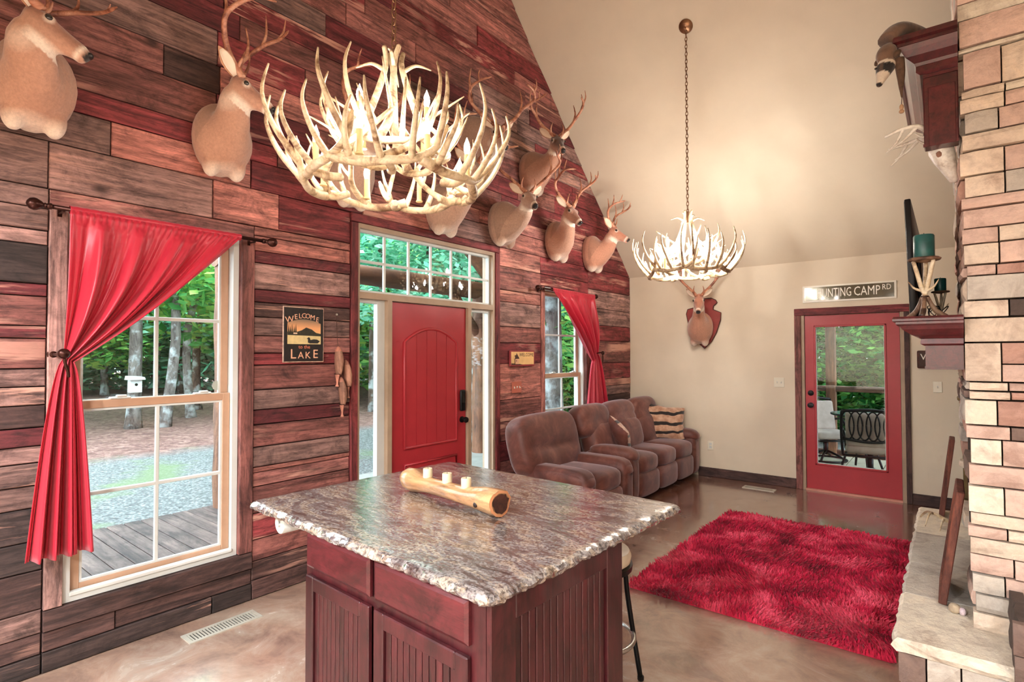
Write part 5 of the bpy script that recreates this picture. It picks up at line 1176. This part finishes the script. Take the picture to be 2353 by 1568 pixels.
# ---- leaning rustic frames, antler, small geode on the hearth
MT['rustic'] = wood('rustic_frame', sr(150, 84, 64), sr(84, 40, 32), 'z', .7, False, 22, 1, .6)
def leaning(name, y0, y1, xb, h, lean, label):
    t = thing(name, label, 'picture frame', (xb, (y0+y1)/2, HZ)); M = Matrix.Translation((xb, 0, HZ+.004)) @ Matrix.Rotation(lean, 4, 'Y'); w = .055; th = .032
    for nm, a, b in (('frame_board', (-th, y0, 0), (0, y0+w, h)), ('frame_board', (-th, y1-w, 0), (0, y1, h)), ('frame_board', (-th, y0+w, 0), (0, y1-w, w)), ('frame_board', (-th, y0+w, h-w), (0, y1-w, h))):
        MB().rbox(a, b, .004, 1, M).build(nm, MT['rustic'], t)
    MB().box((-.01, y0+w, w), (-.004, y1-w, h-w))
    bm = MB().rbox((-.014, y0+w-.005, w-.005), (-.006, y1-w+.005, h-w+.005), .001, 1, M); bm.build('picture', plain('aged_print', sr(196, 176, 140), .6, var=.2, scale=20), t)
leaning('rustic_frame', 3.26, 3.62, -.028, .535, math.radians(8.0), 'rustic brown board frame leaning on the hearth by the firebox')
leaning('rustic_frame', 4.98, 5.2, -.046, .56, math.radians(7), 'pale-edged rustic frame leaning at the far end of the hearth')
t = thing('shed_antler', 'loose bleached antler lying on the hearth slabs', 'antler', (-.08, 4.7, HZ))
antler_mb([(.0, 4.80, HZ+.02), (-.04, 4.76, HZ+.045), (-.09, 4.74, HZ+.075), (-.14, 4.78, HZ+.075), (-.178, 4.84, HZ+.02)], [(.3, [(-.01, -.08, -.01), (-.02, -.17, -.043)], .009), (.58, [(-.02, -.06, -.0), (-.04, -.14, -.062)], .009), (.1, [(.0, -.05, .0), (.0, -.09, -.03)], .008)], .015, .006).build('antler_beam', MT['antler_w'], t, True)
t = thing('geode', 'small round cracked geode beside the rustic frame', 'rock', (.0, 3.22, HZ))
MB().cush((-.0, 3.205, HZ+.022), (.022, .022, .022), 2.2, 5).build('shell', MT['stone'], t, True).color = sr(196, 176, 150)
MB().cush((.028, 3.2, HZ+.017), (.013, .017, .017), 2.2, 4).build('crystal_half', plain('geode_crystal', sr(210, 190, 196), .25, var=.2, scale=120), t, True)
# ---- tall clock glimpsed past the fireplace
c0, c1 = px(2197, 912, 1, 7.0), px(2212, 1018, 1, 7.0)
t = thing('floor_clock', 'narrow gilded wooden floor clock behind the fireplace', 'clock', (.22, 6.98, 0)); gm = plain('gilt_wood', sr(120, 98, 60), .4, .3, var=.25)
bx0 = c0.x+.012
MB().rbox((bx0+.02, 6.88, .0), (bx0+.32, 7.12, .18), .008, 1).build('plinth', gm, t)
MB().rbox((bx0+.03, 6.9, .18), (bx0+.31, 7.11, c0.z-.06), .006, 1).build('case', gm, t)
MB().rbox((bx0+.06, 6.893, .25), (bx0+.28, 6.9, .95), .003, 1).build('case_door', MT['rustic'], t)
MB().rbox((bx0+.01, 6.88, c0.z-.06), (bx0+.33, 7.12, c0.z-.03), .006, 1).build('cornice', gm, t)
MB().rbox((bx0-.005, 6.87, c0.z-.03), (bx0+.345, 7.13, c0.z), .008, 1).build('cap', gm, t)
# ================================================================== OUTSIDE
def ground_mat():
    m, nt, b = newmat('forest_ground'); v = coord(nt); sp = N(nt, 'ShaderNodeSeparateXYZ'); nt.links.new(v, sp.inputs[0])
    nb = noisen(nt, v, .5, 4); n = noisen(nt, v, 14, 6, .8); nl = noisen(nt, v, 5, 7, .8, 1)
    vo = N(nt, 'ShaderNodeTexVoronoi', inp={'Scale': 26.0}); nt.links.new(v, vo.inputs[0])
    grav = mixc(nt, .75, ramp(nt, n, [(.3, sr(84, 82, 80)), (.7, sr(176, 178, 176))]), ramp(nt, vo.outputs[0], [(.1, (1.2, 1.2, 1.2)), (.6, (.3, .3, .3))]), 'MULTIPLY')
    grav = mixc(nt, ramp(nt, nb, [(.56, (0, 0, 0)), (.64, (.7, .7, .7))]), grav, sr(108, 124, 80))
    leaf = ramp(nt, nl, [(.3, sr(70, 48, 42)), (.48, sr(122, 84, 76)), (.6, sr(168, 130, 120)), (.72, sr(96, 110, 60))])
    ad = N(nt, 'ShaderNodeMath', operation='MULTIPLY_ADD', inp={1: 1.6, 2: 0}); nt.links.new(nb, ad.inputs[0]); nt.links.new(sp.outputs[0], ad.inputs[2])
    mr = N(nt, 'ShaderNodeMapRange', inp={1: -10.6, 2: -11.4}); nt.links.new(ad.outputs[0], mr.inputs[0])
    nt.links.new(mixc(nt, mr.outputs[0], grav, leaf), b.inputs['Base Color']); b.inputs['Roughness'].default_value = .95; bump(nt, b, n, .8, .03); return m
struct('ground', MB().box((-70, -45, -.5), (X0-.16, 70, -.3)), ground_mat())
struct('ground_back', MB().box((X0-.16, Y1+.16, -.5), (45, 70, -.3)), bpy.data.materials['forest_ground'])
MT['deckw'] = wood('weathered_deck', sr(120, 98, 90), sr(72, 56, 52), 'x', .8, False, 12, 1, .4)
dk = struct('porch_deck', MB().box((-6.3, -2.0, -.25), (X0-.2, 3.0, -.1)), MT['sheath'])
ys = -2.0
while ys < 2.9:
    MB().rbox((-6.34, ys, -.095), (X0-.17, ys+.135, -.055), .006, 1).build('deck_board', MT['deckw'], dk); ys += .142
MT['conc'] = plain('porch_concrete', sr(150, 146, 140), .85, var=.15, scale=5, bmp=.2)
struct('porch_slab', MB().box((-6.34, 3.02, -.25), (X0-.17, 7.4, -.055)), MT['conc'])
MT['timber'] = wood('porch_log', sr(168, 112, 78), sr(96, 58, 40), 'y', .6, False, 8, 1.2, .3); MT['timber_z'] = wood('porch_log_z', sr(168, 112, 78), sr(96, 58, 40), 'z', .6, False, 8, 1.2, .3)
def logt(a, b, r, nm, par, mt='timber', seed=1):
    rn = random.Random(seed); A, B = Vector(a), Vector(b); P = [A.lerp(B, k/8) for k in range(9)]
    return MB().tube(P, [r*rn.uniform(.93, 1.07) for _ in P], 14).build(nm, MT[mt], par, True, 60)
pr_ = thing('log_porch', 'peeled log porch frame with beam, posts and braces outside the front door', 'porch', (-6.2, 5.0, -.055))
logt((-6.2, 2.6, 2.68), (-6.2, 7.6, 2.66), .14, 'beam', pr_, seed=1)
for y in (2.75, 6.9): logt((-6.2, y, -.055), (-6.2, y, 2.56), .14, 'post', pr_, 'timber_z', int(y*3))
logt((-6.2, 6.85, 1.9), (-6.2, 6.2, 2.6), .08, 'brace', pr_, seed=4)
logt((-6.2, 7.4, 2.72), (-6.2, 5.1, 4.7), .14, 'rafter', pr_, seed=5); logt((-6.2, 2.8, 2.72), (-6.2, 5.1, 4.7), .14, 'rafter', pr_, seed=6)
logt((-6.2, 7.1, 2.72), (X0-.3, 7.1, 2.72), .11, 'plate_log', pr_, seed=7)
for k in range(9):
    x = -6.5+k*.34
    MB().prism(None, [(x, 7.75, 2.5), (x, 5.1, 4.85), (x, 5.1, 4.88), (x, 7.75, 2.53)], [(x+.335, 7.75, 2.5), (x+.335, 5.1, 4.85), (x+.335, 5.1, 4.88), (x+.335, 7.75, 2.53)]).build('roof_board', MT['timber'], pr_)
# ---- trees
def bark(name, a, b_):
    m, nt, b = newmat(name); v = coord(nt, rnd=True); n = noisen(nt, v, 5, 7, .75, .5, (1, 1, .35)); n2 = noisen(nt, v, 2.5, 4)
    c = ramp(nt, n, [(.36, b_), (.6, a)]); c = mixc(nt, ramp(nt, n2, [(.5, (0, 0, 0)), (.62, (.8, .8, .8))]), c, sr(196, 204, 204))
    nt.links.new(c, b.inputs['Base Color']); b.inputs['Roughness'].default_value = .95; bump(nt, b, n, 1, .04); return m
MT['bark'] = bark('grey_bark', sr(134, 126, 120), sr(62, 52, 48)); MT['bark2'] = bark('brown_bark', sr(110, 88, 74), sr(52, 42, 36))
def leafmat(name, a, b_, c_):
    m = bpy.data.materials.new(name); m.use_nodes = True; nt = m.node_tree; nt.nodes.clear(); out = N(nt, 'ShaderNodeOutputMaterial')
    g = N(nt, 'ShaderNodeNewGeometry'); n = noisen(nt, g.outputs['Position'], .9, 4); r = N(nt, 'ShaderNodeMath', operation='MULTIPLY_ADD', inp={1: .35, 2: 0}); nt.links.new(g.outputs['Random Per Island'], r.inputs[0]); nt.links.new(n, r.inputs[2])
    c = ramp(nt, r.outputs[0], [(.38, a), (.62, b_), (.85, c_)])
    d = N(nt, 'ShaderNodeBsdfDiffuse'); tl = N(nt, 'ShaderNodeBsdfTranslucent'); mx = N(nt, 'ShaderNodeMixShader', inp={0: .45})
    nt.links.new(c, d.inputs[0]); nt.links.new(c, tl.inputs[0]); nt.links.new(d.outputs[0], mx.inputs[1]); nt.links.new(tl.outputs[0], mx.inputs[2]); nt.links.new(mx.outputs[0], out.inputs[0]); return m
MT['leaf'] = leafmat('green_leaves', sr(48, 120, 66), sr(104, 190, 110), sr(190, 226, 124)); MT['leaf2'] = leafmat('blue_green_leaves', sr(60, 140, 104), sr(130, 214, 180), sr(196, 238, 216))
MT['leaf3'] = leafmat('deep_green_leaves', sr(20, 66, 34), sr(48, 112, 58), sr(110, 162, 78))
def leaves(mb, c, R, n, size, rn):
    vs, fs = [], []
    for _ in range(n):
        while True:
            p = Vector((rn.uniform(-1, 1), rn.uniform(-1, 1), rn.uniform(-1, 1)))
            if p.length < 1: break
        q = Vector((c[0]+p.x*R[0], c[1]+p.y*R[1], c[2]+p.z*R[2]))
        a = Vector((rn.gauss(0, 1), rn.gauss(0, 1), rn.gauss(0, .35))).normalized(); b = a.cross(Vector((rn.gauss(0, .5), rn.gauss(0, .5), 1)).normalized()).normalized()
        s = size*rn.uniform(.6, 1.3); k = len(vs)
        vs += [q-a*s, q+b*s*.55, q+a*s, q-b*s*.55]; fs.append((k, k+1, k+2, k+3))
    mb.add(vs, fs)
def tree(x, y, r, h, clumps, label, seed, mt='leaf', bk='bark', size=.14, group=None, lean=.2, z0=-.3):
    rn = random.Random(seed); t = thing('forest_tree', label, 'tree', (x, y, z0), group)
    P = crom([(x, y, z0-.05), (x+rn.uniform(-lean, lean)*.4, y+rn.uniform(-lean, lean)*.4, z0+h*.35), (x+rn.uniform(-lean, lean), y+rn.uniform(-lean, lean), z0+h*.7), (x+rn.uniform(-lean, lean)*1.5, y+rn.uniform(-lean, lean)*1.5, z0+h)], 4)
    m = len(P)-1; MB().tube(P, [r*(1.25 if i == 0 else 1)*lerp(1, .35, i/m) for i in range(m+1)], 10).build('trunk', MT[bk], t, True)
    mb = MB()
    for c, R, n in clumps: leaves(mb, c, R, n, size, rn)
    if mb.v: mb.build('foliage', MT[mt], t)['kind'] = 'stuff'
    return t
rn = random.Random(77)
def ray_at(x, y, dist):
    p = px(x, y, 2, -.3) if False else None
    d = _rt*((x-1176.5)/FOC) - _up*((y-784)/FOC) + _fw; return CAMP+d*(dist/d.length)
# trees told apart through the tall window
p = px(306, 985, 2, -.3); t1 = tree(p.x, p.y, .17, 9, [((p.x+.3, p.y, 7), (2.2, 2.2, 1.4), 700)], 'pale lichen-grey tree carrying the birdhouse beyond the drive', 1)
p2 = px(378, 925, 2, -.3); d_ = 17/math.hypot(p2.x, p2.y); tree(p2.x*d_, p2.y*d_, .14, 9, [((p2.x*d_, p2.y*d_, 6.5), (2.2, 2.2, 1.3), 700)], 'leaning pale-barked tree next to the birdhouse tree', 2, lean=.5)
p3 = px(1270, 950, 2, -.3); d_ = 9.0/math.hypot(p3.x, p3.y); tree(p3.x*d_, p3.y*d_, .20, 11, [((p3.x*d_-.3, p3.y*d_+.6, 2.2), (.7, .9, .9), 260), ((p3.x*d_, p3.y*d_, 5), (2, 2, 1.6), 900)], 'thick rough-barked tree just outside the sofa window', 3, 'leaf', 'bark', .11)
# the woods: many alike trees
k = 0
for i in range(46):
    ang = lerp(8, 90, (i+rn.random())/46); dist = rn.uniform(17, 34); x, y = -dist*math.sin(math.radians(ang)), dist*math.cos(math.radians(ang))
    if x > -12.5: x = -12.5-rn.uniform(0, 5)
    hs = []
    for q in range(3):
        zc = rn.uniform(1.8, 5.6) if q else rn.uniform(2.6, 4.6); hs.append(((x+rn.uniform(-1.8, 1.8), y+rn.uniform(-1.8, 1.8), zc), (rn.uniform(1.6, 2.6), rn.uniform(1.6, 2.6), rn.uniform(.9, 1.6)), 850))
    tree(x, y, rn.uniform(.08, .19), rn.uniform(7, 9), hs, 'slim forest tree in the woods across the gravel drive', 100+i, rn.choice(('leaf', 'leaf', 'leaf2')), rn.choice(('bark', 'bark2')), .19, 'woods across the drive', .5)
for i in range(40):
    ang = lerp(4, 92, (i+rn.random())/40); dist = rn.uniform(30, 42); x, y = -dist*math.sin(math.radians(ang)), dist*math.cos(math.radians(ang))
    x = min(x, -16)
    hs = [((x+rn.uniform(-1.5, 1.5), y+rn.uniform(-1.5, 1.5), z), (3.4, 3.4, 1.7), 520) for z in (1.2, 3.2, 5.4, 7.4)]
    tree(x, y, rn.uniform(.1, .2), 9.5, hs, 'dense leafy tree at the far edge of the woods', 700+i, rn.choice(('leaf', 'leaf2')), 'bark2', .34, 'far edge of the woods', .5)
# leafy boughs seen through the transom, near the porch
for i in range(6):
    ang = lerp(28, 52, i/5); dist = rn.uniform(10.5, 12.5); x, y = -dist*math.sin(math.radians(ang)), dist*math.cos(math.radians(ang))
    x = min(x, -7.6)
    tree(x, y, .09, 9, [((x+rn.uniform(-.8, .8), y+rn.uniform(-.8, .8), z), (1.7, 1.7, .75), 1900) for z in (3.0, 4.0, 5.0)], 'leafy young tree with blue-green boughs close to the porch', 300+i, 'leaf2', 'bark2', .085, 'young trees by the porch', .3)
# birdhouse on the pale tree
b = px(310, 884, 0, -15.9); t = thing('birdhouse', 'pale wooden birdhouse hung on the lichen-grey tree trunk', 'birdhouse', tuple(b)); wv = plain('weathered_white', sr(206, 210, 206), .8)
MB().rbox((b.x-.1, b.y-.13, b.z-.2), (b.x+.1, b.y+.13, b.z+.12), .01, 1).build('box', wv, t); MB().prism(None, [(b.x-.16, b.y-.18, b.z+.12), (b.x-.16, b.y+.18, b.z+.12), (b.x-.16, b.y+.16, b.z+.2), (b.x-.16, b.y-.16, b.z+.22)], [(b.x+.18, b.y-.18, b.z+.12), (b.x+.18, b.y+.18, b.z+.12), (b.x+.18, b.y+.16, b.z+.18), (b.x+.18, b.y-.16, b.z+.2)]).build('roof', wv, t)
MB().lathe([(.035, 0), (.035, .004), (.001, .005)], n=14, M=Matrix.Translation((b.x+.1, b.y, b.z)) @ Matrix.Rotation(PI/2, 4, 'Y')).build('entrance_hole', MT['black'], t)
# round suncatcher sticker on the tall window pane
c = px(497, 886, 0, X0-.106); t = thing('suncatcher', 'round translucent octagonal disc stuck to the window pane', 'window ornament', (X0-.094, c.y, c.z))
MB().lathe([(.03, 0), (.032, .003), (.001, .004)], n=8, M=Matrix.Translation((X0-.1005, c.y, c.z)) @ Matrix.Rotation(PI/2, 4, 'Y')).build('disc', plain('frosted_disc', sr(178, 182, 172), .5, var=.04), t)
# ---- back porch
PZ = -.08
bs = struct('porch_slab_back', MB().box((-3.4, Y1+.16, -.25), (1.6, 10.4, PZ)), MT['sheath'])
MT['tilep'] = plain('porch_tile', sr(168, 158, 138), .6, var=.12)
for i in range(6):
    for j in range(8):
        a, b = -2.6+i*.46, Y1+.2+j*.4
        MB().rbox((a, b, PZ), (a+.45, b+.39, PZ+.012), .003, 1).build('floor_tile', MT['tilep'], bs)
po = thing('porch_railing', 'brown timber porch post with screened rails outside the back door', 'railing', (-1.7, 10.3, PZ))
px1 = px(1910, 900, 1, 10.3).x; rz = px(1960, 895, 1, 10.3).z
MB().rbox((px1-.07, 10.24, PZ), (px1+.07, 10.38, 3.0), .008, 1).build('post', MT['timber_z'], po)
MB().rbox((-3.4, 10.26, rz-.045), (1.6, 10.36, rz+.045), .008, 1).build('rail', wood('rail_wood', sr(120, 78, 54), sr(72, 44, 32), 'x', .6), po)
MB().rbox((-3.4, 10.26, PZ), (1.6, 10.36, PZ+.1), .008, 1).build('sill_rail', bpy.data.materials['rail_wood'], po)
t = thing('porch_roof', 'board ceiling of the back porch', 'porch roof', (-1, 9, 2.9))
for k in range(18): MB().rbox((-3.6+k*.3, Y1+.2, 2.95), (-3.6+k*.3+.295, 10.6, 2.98), .004, 1).build('ceiling_board', MT['timber'], t)
def patio_chair(name, c, yaw, label, lattice=True):
    t = thing(name, label, 'patio chair', tuple(c)); M = Matrix.Translation(c) @ Matrix.Rotation(yaw, 4, 'Z'); dm = MT['black']
    # local: back toward -y, sitter faces +y
    T_ = lambda pts, r, nm, mt=None: MB().tube([M @ Vector(p) for p in pts], r, 8).build(nm, mt or dm, t, True)
    w = .29
    MB().rbox((-w+.02, -.22, .36), (w-.02, .28, .47), .045, 4, M).build('seat_cushion', MT['pcush'], t, True, 50)
    T_(crom([(-w, -.24, .34), (-w-.01, -.30, .62), (-w, -.36, .92)]), .017, 'back_frame'); T_(crom([(w, -.24, .34), (w+.01, -.30, .62), (w, -.36, .92)]), .017, 'back_frame')
    T_(crom([(-w, -.36, .92), (0, -.38, .945), (w, -.36, .92)]), .02, 'top_rail'); T_(crom([(-w, -.285, .56), (0, -.295, .53), (w, -.285, .56)]), .017, 'lower_rail')
    if lattice:
        for k in range(6):
            cx = lerp(-w+.06, w-.06, k/5)
            P = [Vector((cx+.072*math.cos(q*PI/10), -.325-.038*math.sin(q*PI/10), .735+.185*math.sin(q*PI/10))) for q in range(21)]
            T_(P, .009, 'lattice_ring')
    mb = MB().rbox((-w+.03, .02, 0), (w-.03, .10, .46), .035, 4, M @ Matrix.Translation((0, -.23, .44)) @ Matrix.Rotation(.2, 4, 'X')); mb.build('back_cushion', MT['pcush'], t, True, 50)
    for s in (-1, 1):
        T_(crom([(s*w, -.3, .60), (s*(w+.03), -.05, .64), (s*(w+.03), .22, .62), (s*(w+.01), .27, .5), (s*w, .22, .36)]), .016, 'arm')
    T_([(-w, -.24, .34), (w, -.24, .34)], .016, 'seat_rail'); T_([(-w, .26, .34), (w, .26, .34)], .016, 'seat_rail')
    T_([(0, 0, .33), (0, 0, .1)], .035, 'pedestal')
    for k in range(4):
        a = PI/4+k*PI/2; T_(crom([(0, 0, .16), (.15*math.cos(a), .15*math.sin(a), .1), (.28*math.cos(a), .28*math.sin(a), .025)]), .018, 'base_leg')
    T_([(.28*math.cos(q*PI/16), .28*math.sin(q*PI/16), .022) for q in range(33)], .016, 'base_ring')
MT['pcush'] = plain('patio_cushion', sr(168, 150, 140), .8, var=.2, scale=6, bmp=.2)
patio_chair('patio_chair', Vector((-.83, 8.55, PZ+.012)), .06, 'black patio chair with looped ring back seen through the back door')
patio_chair('patio_chair', Vector((-1.52, 9.70, PZ+.012)), -2.45, 'grey-cushioned swivel patio chair facing the porch table', False)
tb = thing('patio_table', 'glass-topped patio table between the two porch chairs', 'table', (-1.0, 9.22, PZ+.012))
tz = .72
MB().lathe([(.001, tz), (.36, tz), (.37, tz+.006), (.36, tz+.012), (.001, tz+.012)], (-1.0, 9.22, 0), 32).build('table_top', plain('tinted_glass', sr(120, 150, 146), .1, var=.05), tb)
MB().tube([(-1.0+.365*math.cos(q*PI/16), 9.22+.365*math.sin(q*PI/16), tz) for q in range(33)], .015, 8, False).build('table_rim', MT['black'], tb)
for k in range(4):
    a = k*PI/2+.4; MB().tube(crom([(-1.0+.28*math.cos(a), 9.22+.28*math.sin(a), tz-.005), (-1.0+.15*math.cos(a), 9.22+.15*math.sin(a), .4), (-1.0+.26*math.cos(a), 9.22+.26*math.sin(a), PZ+.03)]), .016, 8).build('leg', MT['black'], tb, True)
for i in range(20):
    x = lerp(-10, 4, (i+rn.random())/20); y = rn.uniform(13, 20)
    hs = [((x+rn.uniform(-1, 1), y+rn.uniform(-1, 1), z), (2.1, 1.7, 1.05), 1900) for z in (.4, 1.6, 2.9, 4.2)]
    tree(x, y, rn.uniform(.06, .13), 9, hs, 'forest tree growing close behind the back porch', 500+i, rn.choice(('leaf3', 'leaf3', 'leaf')), 'bark2', .10, 'woods behind the back porch', .6)
